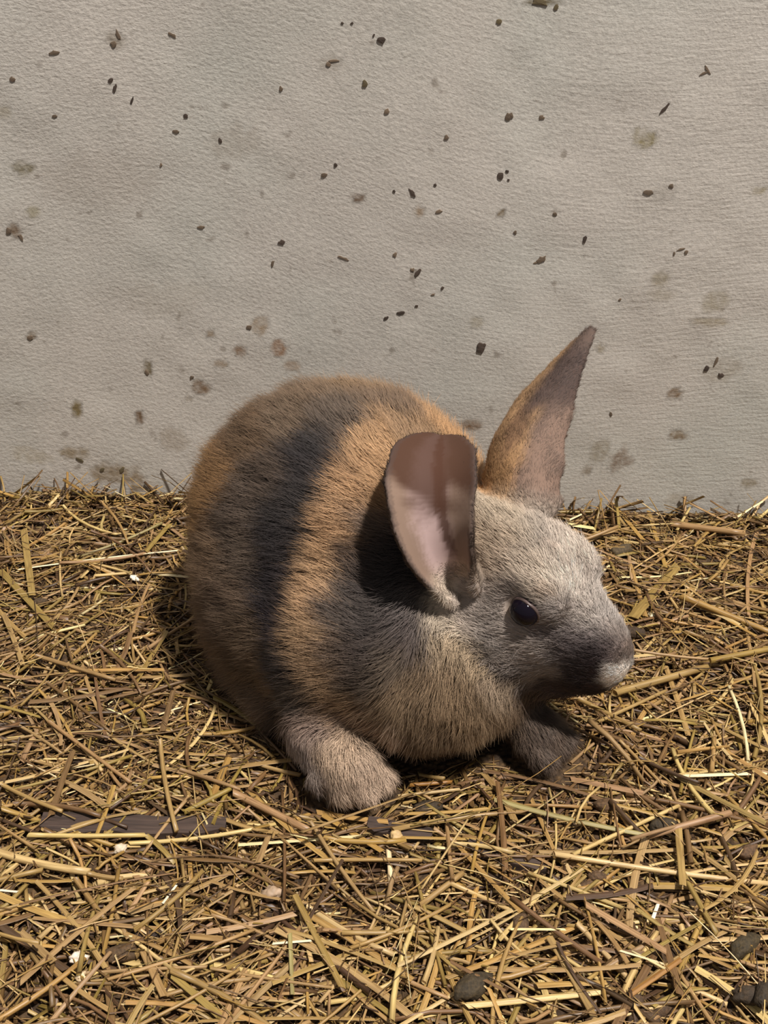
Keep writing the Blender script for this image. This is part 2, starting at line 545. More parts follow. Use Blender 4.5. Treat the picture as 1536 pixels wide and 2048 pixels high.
class Ear:
    """cupped ear blade: axis curve, opening direction, half width and cup angle along it"""
    def __init__(self, axis, opening, width, cup, thick=1.25, nu=40, nv=25):
        u = np.linspace(0, 1, nu)
        A = bez(axis, u)
        T = np.gradient(A, axis=0)
        T /= np.linalg.norm(T, axis=1)[:, None]
        O = bez(opening, u)
        O -= (O * T).sum(1)[:, None] * T
        O /= np.linalg.norm(O, axis=1)[:, None]
        S = np.cross(T, O)
        w = np.interp(u, *zip(*width)) / 1000.0
        w = np.maximum(w, 0.0015)
        phi = np.radians(np.interp(u, *zip(*cup)))
        v = np.linspace(-1, 1, nv)
        r = w / np.where(phi < math.pi / 2, np.sin(np.minimum(phi, math.pi / 2)), 1.0)
        th = phi[:, None] * v[None]
        X = (A[:, None] + S[:, None] * (r[:, None] * np.sin(th))[..., None]
             + O[:, None] * (r[:, None] * (1 - np.cos(th)))[..., None])
        Nn = -S[:, None] * np.sin(th)[..., None] + O[:, None] * np.cos(th)[..., None]
        self.X, self.N, self.u, self.v = X, Nn, u, v
        tk = (thick * np.interp(u, [0, .2, 1], [1.5, 1.1, 0.9]))[:, None] * np.interp(np.abs(v), [0, .8, 1], [1.1, .9, .7])[None] / 1000.0
        inn = X + Nn * tk[..., None]
        out = X - Nn * tk[..., None]
        self.V = np.concatenate([inn.reshape(-1, 3), out.reshape(-1, 3)])
        i = np.arange(nu * nv).reshape(nu, nv)
        qi = np.stack([i[:-1, :-1], i[:-1, 1:], i[1:, 1:], i[1:, :-1]], -1).reshape(-1, 4)
        n = nu * nv
        Q = [qi[:, ::-1], qi + n]
        rim = np.concatenate([i[:, 0], i[-1, 1:], i[-2::-1, -1], i[0, -2:0:-1]])
        rn = np.roll(rim, -1)
        Q.append(np.stack([rim, rn, rn + n, rim + n], 1))
        self.Q = np.concatenate(Q)
        self.uv = np.stack(np.meshgrid(u, v, indexing='ij'), -1).reshape(-1, 2)
        self.T = T

    def coords(self, p):
        """nearest blade sample: distance, u, v, side (+ inner)"""
        X = self.X.reshape(-1, 3)
        Nn = self.N.reshape(-1, 3)
        D = np.full(len(p), 9.0)
        U = np.zeros(len(p)); Vv = np.zeros(len(p)); S = np.zeros(len(p)); J = np.zeros(len(p), int)
        lo, hi = X.min(0) - 0.012, X.max(0) + 0.012
        near = np.nonzero(((p > lo) & (p < hi)).all(1))[0]
        for s in range(0, len(near), 4000):
            ii = near[s:s + 4000]
            d2 = ((p[ii, None, :] - X[None]) ** 2).sum(-1)
            j = d2.argmin(1)
            D[ii] = np.sqrt(d2[np.arange(len(ii)), j])
            U[ii], Vv[ii] = self.uv[j, 0], self.uv[j, 1]
            S[ii] = ((p[ii] - X[j]) * Nn[j]).sum(1)
            J[ii] = j // len(self.v)
        return D, U, Vv, S, J


EAR_NEAR = Ear(
    axis=[(0.0290, 0.3500, 0.0795), (0.0155, 0.3405, 0.1020), (0.0150, 0.3465, 0.1330), (0.0230, 0.3880, 0.1215)],
    opening=[(0.0, -1.0, 0.25), (-0.1, -1.0, 0.30), (-0.15, -0.9, 0.40), (-0.1, -0.5, 0.9)],
    width=[(0, 6), (.15, 8.5), (.4, 14.5), (.6, 17.0), (.8, 15.5), (.93, 10), (1, 5)],
    cup=[(0, 150), (.2, 105), (.45, 60), (.7, 42), (1, 30)])
EAR_FAR = Ear(
    axis=[(0.0430, 0.3720, 0.0880), (0.0420, 0.3899, 0.1150), (0.0600, 0.4048, 0.1310), (0.0851, 0.4244, 0.1526)],
    opening=[(0.9, 0.45, 0.1), (0.8, 0.6, -0.2), (0.7, 0.6, -0.4), (0.8, 0.4, -0.5)],
    width=[(0, 12), (.15, 18), (.4, 19), (.65, 13.5), (.85, 7), (.96, 3.5), (1, 2)],
    cup=[(0, 120), (.25, 85), (.5, 70), (.8, 70), (1, 60)])


def build_rabbit_mesh():
    h = 0.0022
    lo, hi = np.array([-0.115, 0.285, -0.012]), np.array([0.125, 0.50, 0.155])
    ax = [np.arange(lo[k], hi[k], h) for k in range(3)]
    G = np.stack(np.meshgrid(*ax, indexing='ij'), -1)
    F = rabbit_sdf(G.reshape(-1, 3)).reshape(G.shape[:3])
    V, Q = surface_nets(F, lo, h)
    Vs, Qs, off = [V], [Q], len(V)
    for e in (EAR_NEAR, EAR_FAR):
        Vs.append(e.V)
        Qs.append(e.Q + off)
        off += len(e.V)
    tmp = link('tmp', mesh_np('tmp', np.concatenate(Vs), np.concatenate(Qs)))
    bm = bmesh.new()
    bm.from_mesh(tmp.data)
    bmesh.ops.recalc_face_normals(bm, faces=bm.faces)
    bm.to_mesh(tmp.data)
    bm.free()
    md = tmp.modifiers.new('r', 'REMESH')
    md.mode = 'VOXEL'
    md.voxel_size = 0.00115
    sm = tmp.modifiers.new('s', 'SMOOTH')
    sm.factor = 0.5
    sm.iterations = 4
    dg = bpy.context.evaluated_depsgraph_get()
    me = bpy.data.meshes.new_from_object(tmp.evaluated_get(dg))
    old = tmp.data
    bpy.data.objects.remove(tmp)
    bpy.data.meshes.remove(old)
    me.name = 'rabbit'
    return me


RME = build_rabbit_mesh()
nv = len(RME.vertices)
RV = np.empty(nv * 3, np.float32)
RME.vertices.foreach_get('co', RV)
RV = RV.reshape(-1, 3).astype(float)
RN = np.empty(nv * 3, np.float32)
RME.vertex_normals.foreach_get('vector', RN)
RN = RN.reshape(-1, 3).astype(float)
print('rabbit verts', nv)

# coat colours pinned at points of the body: (x, y, z, colour, reach in mm)
COAT_FAR = [   # the side turned to the wall: the same bands carried round
    (-0.066, 0.470, 0.060, (128, 102, 76), 16), (-0.020, 0.486, 0.070, (98, 84, 72), 16), (-0.050, 0.480, 0.030, (150, 120, 90), 14),
    (0.012, 0.474, 0.060, (66, 60, 58), 14), (0.034, 0.450, 0.070, (180, 138, 92), 14), (0.036, 0.455, 0.030, (170, 132, 92), 14),
    (0.052, 0.420, 0.050, (96, 82, 74), 14), (0.030, 0.425, 0.100, (175, 135, 92), 13), (0.070, 0.390, 0.050, (150, 130, 110), 14),
]
#COAT-BEGIN
COAT = [
    (-0.0153, 0.4449, 0.1148, (140, 115, 88), 11),
    (-0.0364, 0.4336, 0.1161, (122, 102, 82), 11),
    (-0.0039, 0.4285, 0.1185, (118, 98, 80), 11),
    (0.0172, 0.4347, 0.1072, (160, 126, 90), 11),
    (0.0025, 0.4067, 0.1174, (150, 120, 88), 11),
    (-0.0264, 0.4091, 0.1185, (104, 90, 78), 11),
    (-0.0436, 0.4139, 0.1138, (114, 96, 78), 11),
    (-0.0611, 0.4133, 0.1023, (112, 90, 68), 11),
    (-0.0507, 0.3933, 0.1013, (95, 80, 68), 11),
    (-0.0698, 0.4084, 0.0905, (150, 115, 75), 11),
    (-0.0802, 0.4180, 0.0724, (150, 115, 72), 11),
    (-0.0617, 0.3929, 0.0897, (105, 90, 78), 11),
    (-0.0360, 0.3918, 0.1091, (62, 56, 56), 11),
    (-0.0301, 0.3987, 0.1146, (66, 60, 58), 11),
    (-0.0417, 0.3808, 0.0968, (66, 60, 58), 11),
    (-0.0448, 0.3733, 0.0826, (64, 58, 58), 11),
    (-0.0461, 0.3680, 0.0692, (58, 52, 54), 11),
    (-0.0460, 0.3593, 0.0556, (56, 50, 54), 11),
    (-0.0419, 0.3500, 0.0426, (62, 56, 56), 11),
    (-0.0359, 0.3435, 0.0298, (78, 68, 60), 11),
    (-0.0137, 0.3958, 0.1161, (180, 142, 100), 11),
    (-0.0056, 0.3914, 0.1139, (186, 146, 102), 11),
    (-0.0095, 0.3800, 0.1065, (186, 146, 102), 11),
    (-0.0194, 0.3806, 0.1061, (184, 144, 102), 11),
    (-0.0253, 0.3709, 0.0934, (188, 148, 106), 11),
    (-0.0304, 0.3648, 0.0786, (190, 152, 110), 11),
    (-0.0344, 0.3592, 0.0680, (188, 150, 110), 11),
    (-0.0352, 0.3500, 0.0575, (178, 144, 106), 11),
    (-0.0332, 0.3427, 0.0458, (168, 136, 102), 11),
    (-0.0254, 0.3359, 0.0311, (140, 112, 82), 11),
    (-0.0135, 0.3296, 0.0224, (125, 100, 76), 11),
    (-0.0615, 0.3833, 0.0762, (112, 96, 82), 11),
    (-0.0743, 0.3942, 0.0642, (128, 104, 80), 11),
    (-0.0808, 0.4071, 0.0508, (130, 105, 78), 11),
    (-0.0665, 0.3778, 0.0549, (118, 98, 80), 11),
    (-0.0598, 0.3675, 0.0444, (120, 100, 80), 11),
    (-0.0761, 0.3918, 0.0266, (112, 92, 74), 11),
    (-0.0622, 0.3734, 0.0185, (110, 92, 74), 11),
    (-0.0531, 0.3622, 0.0085, (118, 98, 78), 11),
    (-0.0443, 0.3559, 0.0028, (95, 80, 68), 11),
    (-0.0134, 0.3718, 0.0975, (115, 98, 86), 11),
    (-0.0174, 0.3643, 0.0836, (80, 68, 62), 11),
    (-0.0016, 0.3621, 0.0827, (62, 52, 48), 11),
    (0.0101, 0.3527, 0.0773, (58, 48, 46), 11),
    (-0.0075, 0.3567, 0.0745, (62, 52, 50), 11),
    (-0.0231, 0.3520, 0.0682, (88, 78, 72), 11),
    (-0.0132, 0.3473, 0.0668, (82, 74, 70), 11),
    (-0.0034, 0.3361, 0.0608, (84, 74, 70), 11),
    (-0.0170, 0.3378, 0.0546, (80, 70, 66), 11),
    (-0.0250, 0.3402, 0.0528, (110, 92, 78), 11),
    (0.0061, 0.3404, 0.0695, (98, 88, 84), 11),
    (-0.0132, 0.3327, 0.0465, (98, 84, 72), 11),
    (-0.0015, 0.3290, 0.0519, (104, 90, 76), 11),
    (0.0098, 0.3301, 0.0607, (86, 74, 70), 11),
    (0.0156, 0.3232, 0.0469, (135, 112, 86), 11),
    (0.0023, 0.3240, 0.0363, (125, 104, 80), 11),
    (0.0255, 0.3233, 0.0318, (140, 116, 88), 11),
    (0.0359, 0.3285, 0.0246, (146, 122, 94), 11),
    (0.0250, 0.3284, 0.0573, (160, 138, 110), 11),
    (0.0195, 0.3439, 0.0740, (208, 190, 166), 9),
    (0.0212, 0.3347, 0.0667, (200, 182, 158), 10),
    (0.0472, 0.3404, 0.0166, (130, 108, 84), 11),
    (0.0183, 0.3269, 0.0156, (115, 95, 74), 11),
    (0.0494, 0.3476, 0.0033, (100, 84, 70), 11),
    (-0.0151, 0.3154, 0.0159, (182, 156, 130), 11),
    (-0.0291, 0.3225, 0.0038, (176, 158, 146), 11),
    (-0.0294, 0.3267, 0.0157, (140, 118, 104), 11),
    (-0.0055, 0.3135, 0.0072, (180, 155, 132), 11),
    (0.0700, 0.3368, 0.0064, (96, 80, 68), 11),
    (0.0443, 0.3589, 0.1008, (178, 160, 138), 11),
    (0.0556, 0.3553, 0.0985, (170, 156, 142), 11),
    (0.0384, 0.3540, 0.0971, (168, 146, 122), 11),
    (0.0595, 0.3517, 0.0958, (128, 96, 72), 4.5),
    (0.0670, 0.3515, 0.0919, (205, 188, 172), 11),
    (0.0625, 0.3445, 0.0897, (212, 196, 180), 11),
    (0.0529, 0.3433, 0.0906, (190, 172, 152), 11),
    (0.0724, 0.3442, 0.0831, (205, 190, 176), 11),
    (0.0787, 0.3448, 0.0781, (186, 174, 164), 11),
    (0.0567, 0.3386, 0.0869, (146, 118, 92), 4.5),
    (0.0400, 0.3466, 0.0906, (178, 158, 138), 11),
    (0.0445, 0.4439, 0.0145, (102, 94, 92), 8),
    (0.0437, 0.3418, 0.0847, (96, 88, 88), 7),
    (0.0382, 0.4536, 0.0017, (150, 132, 118), 11),
    (0.0635, 0.3326, 0.0798, (160, 148, 140), 11),
    (0.0740, 0.3371, 0.0742, (180, 168, 158), 11),
    (0.0821, 0.3384, 0.0710, (168, 158, 150), 11),
    (0.0271, 0.3394, 0.0702, (168, 152, 140), 11),
    (0.0365, 0.3405, 0.0741, (165, 152, 142), 11),
    (0.0366, 0.3377, 0.0668, (172, 160, 150), 11),
    (0.0422, 0.3383, 0.0710, (176, 162, 152), 11),
    (0.0347, 0.3338, 0.0602, (70, 62, 60), 8),
    (0.0445, 0.3357, 0.0587, (176, 162, 152), 11),
    (0.0561, 0.3349, 0.0569, (190, 176, 166), 11),
    (0.0593, 0.3346, 0.0655, (105, 92, 92), 6),
    (0.0666, 0.3339, 0.0672, (120, 108, 106), 7),
    (0.0451, 0.3337, 0.0456, (74, 66, 64), 9),
    (0.0552, 0.3372, 0.0452, (156, 144, 136), 11),
    (0.0636, 0.3338, 0.0578, (92, 82, 82), 11),
    (0.0723, 0.3330, 0.0656, (100, 88, 88), 8),
    (0.0799, 0.3340, 0.0672, (150, 136, 130), 7),
    (0.0860, 0.3363, 0.0666, (150, 135, 125), 7),
    (0.0713, 0.3320, 0.0543, (62, 52, 52), 11),
    (0.0783, 0.3304, 0.0581, (64, 53, 53), 11),
    (0.0859, 0.3313, 0.0597, (92, 78, 76), 7),
    (0.0919, 0.3342, 0.0587, (120, 104, 94), 6),
    (0.0899, 0.3303, 0.0494, (244, 230, 216), 5.6),
    (0.0828, 0.3294, 0.0492, (56, 45, 45), 8),
    (0.0746, 0.3333, 0.0410, (58, 47, 47), 11),
    (0.0795, 0.3355, 0.0343, (58, 46, 47), 11),
    (0.0669, 0.3442, 0.0318, (86, 74, 72), 11),
    (0.0574, 0.3457, 0.0253, (112, 96, 86), 11),
    (0.0412, 0.3302, 0.0386, (150, 130, 108), 11),
] + COAT_FAR
#COAT-END


def coat(p):
    """fur colour (linear) at points near the skin, before ears"""
    q = p + 0.0035 * np.stack([vnoise(p, 120, 31), vnoise(p, 120, 32), vnoise(p, 120, 33)], 1) \
          + 0.0015 * np.stack([vnoise(p, 400, 34), vnoise(p, 400, 35), vnoise(p, 400, 36)], 1)
    C = np.array([c[:3] for c in COAT])
    K = np.array([lin(c[3]) for c in COAT]) ** 1.12 * 1.55
    K = K * 0.86 + 0.14 * K.mean(1)[:, None]
    R = np.array([c[4] for c in COAT]) / 1000.0
    out = np.empty_like(q)
    for s in range(0, len(q), 20000):
        d2 = ((q[s:s + 20000, None] - C[None]) ** 2).sum(-1)
        lw = -d2 / (R * R)[None]
        lw -= lw.max(1)[:, None]
        w = np.exp(np.maximum(lw * 2.2, -60))
        out[s:s + 20000] = (w[..., None] * K[None]).sum(1) / w.sum(1)[:, None]
    return out


def lerp(a, b, t):
    t = np.clip(t, 0, 1)[:, None]
    return a * (1 - t) + b * t


def sstep(a, b, x):
    t = np.clip((x - a) / (b - a), 0, 1)
    return t * t * (3 - 2 * t)


def skin_info(p):
    """colour, fur length (mm), flow direction for points on the surface"""
    col = coat(p)
    dh = np.minimum(ell(p, hp(2, 0, -6), (48, 30, 32), HEAD_R), ell(p, hp(30, 0, -10), (26, 22, 24), HEAD_R))
    ishead = 1 - sstep(-0.002, 0.012, dh)
    loc = (p - HEAD_O) @ HEAD_R * 1000.0
    length = 12.5 * (1 - ishead) + 6.5 * ishead
    length = np.where(ishead > 0.5, np.interp(loc[:, 0], [-20, 15, 30, 44], [8.5, 6.0, 4.6, 2.8]), length)
    paw = (1 - sstep(0.014, 0.030, p[:, 2])) * (1 - sstep(0.338, 0.356, p[:, 1] - 0.15 * p[:, 0]))
    length = length * (1 - paw) + 6.5 * paw
    # flow: backwards over body and head, downwards on flanks and legs
    bf = -BODY_R[:, 0]
    flow = np.tile(bf + np.array([-0.35, 0.0, -0.15]), (len(p), 1))
    low = 1 - sstep(0.01, 0.055, p[:, 2])
    flow = flow + low[:, None] * np.array([0, 0, -0.7])
    chest = (1 - sstep(0.345, 0.375, p[:, 1])) * sstep(-0.01, 0.015, p[:, 0]) * (1 - ishead)
    flow = flow * (1 - chest[:, None]) + chest[:, None] * np.array([-0.25, -0.1, -1.0])
    hf = -HEAD_R[:, 0]
    flow = flow * (1 - ishead[:, None]) + ishead[:, None] * hf
    flow = flow * (1 - paw[:, None]) + paw[:, None] * np.array([0.45, -0.75, -0.4])
    # eyelids
    inner = np.zeros(len(p))
    for s in (-1, 1):
        de = ell(p, hp(5.2, 23.0 * s, 7.6), (5.7, 4.4, 5.4), HEAD_R)
        k = 1 - sstep(0.0004, 0.0028, de)
        col = lerp(col, np.tile(lin((150, 130, 112)), (len(p), 1)), k * 0.8)
        kk = 1 - sstep(0.001, 0.0065, de)
        length = length * (1 - kk) + (1.4 + 2.6 * (1 - k)) * kk
        inner = np.maximum(inner, k)
    for e, near in ((EAR_NEAR, True), (EAR_FAR, False)):
        D, U, Vv, S, J = e.coords(p)
        k = (1 - sstep(0.0028, 0.0062, D)) * sstep(0.02, 0.22, U)
        kb = 1 - sstep(0.004, 0.011, D)
        length = length * (1 - kb) + np.minimum(length, 3.8) * kb
        inn = sstep(-0.0004, 0.0004, S)
        t1 = np.ones((len(p), 1))
        n1 = 0.06 * vnoise(p, 170, 41)
        if near:
            ic = lerp(t1 * lin((188, 162, 158)), t1 * lin((134, 112, 98)), sstep(0.15, 0.55, np.abs(Vv + .1) + n1))
            ic = lerp(ic, t1 * lin((70, 45, 33)), 0.92 * sstep(0.38, 0.60, U + 0.12 * np.minimum(Vv, 0) + 1.6 * n1))
            ic = lerp(ic, t1 * lin((74, 48, 36)), (1 - sstep(0.05, 0.20, np.abs(Vv - 0.30 + 0.25 * U))) * sstep(.12, .3, U) * .85)
            oc = lerp(t1 * lin((120, 100, 84)), t1 * lin((70, 60, 56)), sstep(.4, .8, U))
        else:
            ic = t1 * lin((150, 118, 100))
            oc = lerp(t1 * lin((172, 132, 92)), t1 * lin((176, 140, 104)), sstep(0.2, 0.5, U))
            dark = sstep(0.42, 0.62, U + 0.22 * Vv + n1) * sstep(-0.35, 0.15, -Vv + 0.5 * (U - .6) + n1)
            oc = lerp(oc, t1 * lin((134, 110, 96)), sstep(.2, .45, -Vv + n1))
            oc = lerp(oc, t1 * lin((116, 88, 68)), 0.8 * (1 - sstep(.12, .3, np.abs(Vv + .05) + np.abs(U - .48) + n1)))
            oc = lerp(oc, t1 * lin((84, 68, 62)), dark)
            oc = lerp(oc, t1 * lin((96, 80, 72)), sstep(0.86, 0.95, U))
        ec = lerp(oc, ic, inn)
        rim = sstep(0.86, 0.97, np.maximum(np.abs(Vv), np.where(U > .9, sstep(.9, 1, U), 0)))
        ec = lerp(ec, t1 * lin((74, 62, 58)), rim * (0.75 if near else 0.3))
        col = lerp(col, ec, k)
        length = length * (1 - k) + k * np.where(inn > .5, 1.0, 2.6)
        flow = flow * (1 - k[:, None]) + k[:, None] * e.T[J]
        inner = np.maximum(inner, k * inn * 0.8)
    return col, length, flow, inner


r_col, r_len, r_flow, r_inner = skin_info(RV)
set_attr(RME, 'col', 'FLOAT_COLOR', r_col)

g = N('rabbit_skin')
_c = g.n('Attribute', {'attribute_name': 'col'}).outputs['Color']
M_SKIN = g.finish(Base_Color=_c, Roughness=0.8, Specular_IOR_Level=0.15)
RABBIT = link('rabbit', RME, M_SKIN, smooth=True)
tag(RABBIT, 'young harlequin rabbit with tan, grey and black bands crouching on straw', 'rabbit')


# ------------------------------------------------------------------ fur
def fur_material():
    g = N('rabbit_fur')
    c = g.n('Attribute', {'attribute_name': 'fcol'}).outputs['Color']
    nr = g.n('Attribute', {'attribute_name': 'fnrm'}).outputs['Vector']
    hi = g.n('HairInfo')
    geo = g.n('NewGeometry').outputs['Normal']
    nm = g.n('VectorMath', {'operation': 'MULTIPLY_ADD'}, i0=nr, i1=(2.2, 2.2, 2.2), i2=geo).outputs[0]
    nm = g.n('VectorMath', {'operation': 'NORMALIZE'}, i0=nm).outputs[0]
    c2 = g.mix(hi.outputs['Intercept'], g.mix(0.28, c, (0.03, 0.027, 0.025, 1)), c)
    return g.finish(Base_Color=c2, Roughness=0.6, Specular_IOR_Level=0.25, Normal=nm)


def build_fur(count):
    tri = np.empty(len(RME.polygons) * 4, np.int32)
    RME.polygons.foreach_get('vertices', tri) if all(p.loop_total == 4 for p in RME.polygons[:50]) and len(RME.loops) == 4 * len(RME.polygons) else None
    q = tri.reshape(-1, 4)
    T = np.concatenate([q[:, [0, 1, 2]], q[:, [0, 2, 3]]])
    a, b, c = RV[T[:, 0]], RV[T[:, 1]], RV[T[:, 2]]
    area = np.linalg.norm(np.cross(b - a, c - a), axis=1) / 2
    tl = r_len[T].mean(1)
    hid = (a[:, 2] < 0.001)
    dens = area * np.where(tl < 3, 3.6, np.where(tl < 8, 1.7, 1.0)) * np.where(hid, 0.05, 1.0)
    dens *= np.where(r_inner[T].mean(1) > 0.5, 0.3, 1.0)
    for s in (-1, 1):
        dens = dens * (ell(a, hp(5.2, 18.8 * s, 7.6), (6.5, 8.0, 6.2), HEAD_R) > 0)
    f = rng.choice(len(T), count, p=dens / dens.sum())
    w = rng.dirichlet((1, 1, 1), count)
    t = T[f]
    mixv = lambda A: (A[t] * w[..., None]).sum(1)
    P, Nn = mixv(RV), mixv(RN)
    Nn /= np.linalg.norm(Nn, axis=1)[:, None]
    col, flow = mixv(r_col), mixv(r_flow)
    ln = (r_len[t] * w).sum(1) / 1000.0
    flow = flow - (flow * Nn).sum(1)[:, None] * Nn
    fl = np.linalg.norm(flow, axis=1)[:, None]
    flow = flow / np.maximum(fl, 1e-6)
    nz = np.stack([vnoise(P, 150, s) for s in (51, 52, 53)], 1) * 0.30 + np.stack([vnoise(P, 420, s) for s in (54, 55, 56)], 1) * 0.25
    rnd = rng.normal(0, 0.16, (count, 3))
    lift = np.interp(ln * 1000, [0, 2, 6, 13], [0.10, 0.22, 0.42, 0.55])[:, None]
    d0 = flow + Nn * (lift + 0.35) + nz * .6 + rnd
    d1 = flow + Nn * (lift - 0.25) + nz + rnd * 1.3
    d0 /= np.linalg.norm(d0, axis=1)[:, None]
    d1 /= np.linalg.norm(d1, axis=1)[:, None]
    ln = ln * rng.uniform(0.65, 1.15, count) * (1 + 0.25 * vnoise(P, 200, 57))
    k = 4
    pts = np.empty((count, k, 3))
    pts[:, 0] = P - Nn * 0.0005
    seg = (ln / (k - 1))[:, None]
    for i in range(1, k):
        m = (i - 1) / (k - 2)
        d = d0 * (1 - m) + d1 * m
        pts[:, i] = pts[:, i - 1] + d * seg
    pts[..., 2] = np.maximum(pts[..., 2], -0.004)
    body = np.clip((r_len[t] * w).sum(1) - 3.0, 0, 1)
    col = lerp(col, coat(P + (pts[:, 3] - P) * 1.35), body * (1 - (r_inner[t] * w).sum(1).clip(0, 1)))
    hc = bpy.data.hair_curves.new('fur')
    hc.add_curves([k] * count)
    hc.attributes['position'].data.foreach_set('vector', pts.astype(np.float32).ravel())
    rad = np.interp(np.arange(k), [0, 1, 2, 3], [1.0, 0.95, 0.7, 0.15])[None] * np.interp(ln * 1000, [0, 3, 10], [0.045, 0.055, 0.075])[:, None] / 1000.0
    ra = hc.attributes.get('radius') or hc.attributes.new('radius', 'FLOAT', 'POINT')
    ra.data.foreach_set('value', rad.astype(np.float32).ravel())
    br = rng.normal(1.0, 0.20, count).clip(0.5, 1.7) * (1 + 0.18 * vnoise(P, 260, 58))
    cc = np.hstack([np.clip(col * br[:, None], 0, 1), np.ones((count, 1))])
    at = hc.attributes.new('fcol', 'FLOAT_COLOR', 'CURVE')
    at.data.foreach_set('color', cc.astype(np.float32).ravel())
    at = hc.attributes.new('fnrm', 'FLOAT_VECTOR', 'CURVE')
    at.data.foreach_set('vector', Nn.astype(np.float32).ravel())
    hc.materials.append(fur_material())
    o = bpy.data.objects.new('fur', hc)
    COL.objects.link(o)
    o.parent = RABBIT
    o['kind'] = 'stuff'
    return o


FUR = build_fur(330000)


# ------------------------------------------------------------------ eyes, nose, claws
def ball(name, c, r, R, mat, parent, seg=24):
    bm = bmesh.new()
    bmesh.ops.create_uvsphere(bm, u_segments=seg, v_segments=seg // 2, radius=1.0)
    for v in bm.verts:
        q = np.array(v.co) * np.asarray(r) / 1000.0
        v.co = Vector(np.asarray(c) + R @ q)
    me = bpy.data.meshes.new(name)
    bm.to_mesh(me)
    bm.free()
    return link(name, me, mat, parent, smooth=True)


g = N('eye_dark')
M_EYE = g.finish(Base_Color=(0.006, 0.004, 0.008, 1), Roughness=0.06, Specular_IOR_Level=0.22)
g = N('eyelid')
M_LID = g.finish(Base_Color=(*lin((92, 76, 72)), 1), Roughness=0.4)
g = N('nose_pale')
M_NOSE = g.finish(Base_Color=(*lin((214, 196, 180)), 1), Roughness=0.6)
g = N('claw')
M_CLAW = g.finish(Base_Color=(*lin((120, 100, 84)), 1), Roughness=0.4)


def build_face():
    for s in (-1, 1):
        e = ball('eye', hp(5.2, (20.3 if s < 0 else 18.2) * s, 7.6), (5.9, 5.1, 5.8), HEAD_R, M_EYE, RABBIT)
        if s < 0:
            e['label'] = 'glossy dark brown eye'
        # lid ring
        bm = bmesh.new()
        n, m = 28, 8
        vs = []
        for i in range(n):
            a = 2 * math.pi * i / n
            for j in range(m):
                b = 2 * math.pi * j / m
                rr = 0.7
                x = 5.2 + (5.9 + rr * math.cos(b)) * math.cos(a)
                z = 7.6 + (5.75 + rr * math.cos(b)) * math.sin(a)
                y = s * ((20.7 if s < 0 else 18.8) - 1.0 * abs(math.cos(a)) + rr * math.sin(b))
                vs.append(bm.verts.new(hp(x, y, z)))
        for i in range(n):
            for j in range(m):
                bm.faces.new((vs[i * m + j], vs[((i + 1) % n) * m + j], vs[((i + 1) % n) * m + (j + 1) % m], vs[i * m + (j + 1) % m]))
        bmesh.ops.recalc_face_normals(bm, faces=bm.faces)
        me = bpy.data.meshes.new('eyelid')
        bm.to_mesh(me)
        bm.free()
        link('eyelid', me, M_LID, e, smooth=True)


build_face()
#STRAW
# ------------------------------------------------------------------ straw bedding
RES = 0.0015
gx = np.arange(FX0, FX1, RES)
gy = np.arange(FY0, FY1, RES)
GX, GY = np.meshgrid(gx, gy, indexing='ij')
BED = floor_h(GX, GY)
_q = np.stack([GX.ravel(), GY.ravel(), np.full(GX.size, 0.003)], 1)
BLOCK = (rabbit_sdf(_q) < 0.0015).reshape(GX.shape)
BED[GY > (WALL_P[1] + GX * math.tan(WALL_YAW))] = 0.0


def cells(x, y):
    return (np.minimum(np.maximum(((x - FX0) / RES).astype(int), 0), len(gx) - 1), np.minimum(np.maximum(((y - FY0) / RES).astype(int), 0), len(gy) - 1))


def straw_material():
    g = N('straw')
    c = g.n('Attribute', {'attribute_name': 'col'}).outputs['Color']
    gr = g.n('Attribute', {'attribute_name': 'grain'}).outputs['Vector']
    mp = g.n('Mapping', None, Vector=gr, Scale=(75.0, 3.1, 1.0)).outputs[0]
    st = g.n('TexNoise', None, Vector=mp, Scale=1.0, Detail=3.0, Roughness=0.6).outputs[0]
    blotch = g.n('Mapping', None, Vector=gr, Scale=(120.0, 0.6, 1.0)).outputs[0]
    bl = g.n('TexNoise', None, Vector=blotch, Scale=1.0, Detail=2.0).outputs[0]
    c2 = g.mix(1.0, c, g.ramp(st, [(0.28, (0.60, 0.56, 0.50)), (0.68, (1.18, 1.18, 1.16))]), 'MULTIPLY')
    c2 = g.mix(g.ramp(bl, [(0.52, (0, 0, 0)), (0.75, (0.55, 0.55, 0.55))]), c2, g.mix(1.0, c2, (0.55, 0.46, 0.38, 1), 'MULTIPLY'))
    bump = g.n('Bump', None, Strength=0.35, Distance=0.0003, Height=st).outputs[0]
    return g.finish(Base_Color=c2, Roughness=0.42, Specular_IOR_Level=0.5, Normal=bump)


M_STRAW = straw_material()
SR = random.Random(19)
PAL = {
    'tan': (162, 132, 85), 'gold': (172, 137, 79), 'pale': (204, 176, 122), 'brown': (118, 90, 59),
    'dark': (82, 61, 42), 'olive': (150, 126, 70), 'rose': (164, 132, 94), 'cream': (240, 222, 172), 'white': (250, 240, 212),
    'green': (150, 136, 90), 'orange': (156, 110, 56),
}


def drop(xy, thick, q=0.75, slope=0.22):
    i, j = cells(xy[:, 0], xy[:, 1])
    h = BED[i, j]
    n = len(xy)
    s = (np.arange(n) / (n - 1) - 0.5) * math.hypot(xy[-1, 0] - xy[0, 0], xy[-1, 1] - xy[0, 1])
    hm = h.sum() / n
    b = float(s.dot(h - hm) / max(s.dot(s), 1e-12))
    b = max(-slope, min(slope, b))
    z = hm + b * s
    r = np.sort(h - z)
    z = z + r[int(q * (len(r) - 1) + 0.5)] + thick * 0.5
    return z


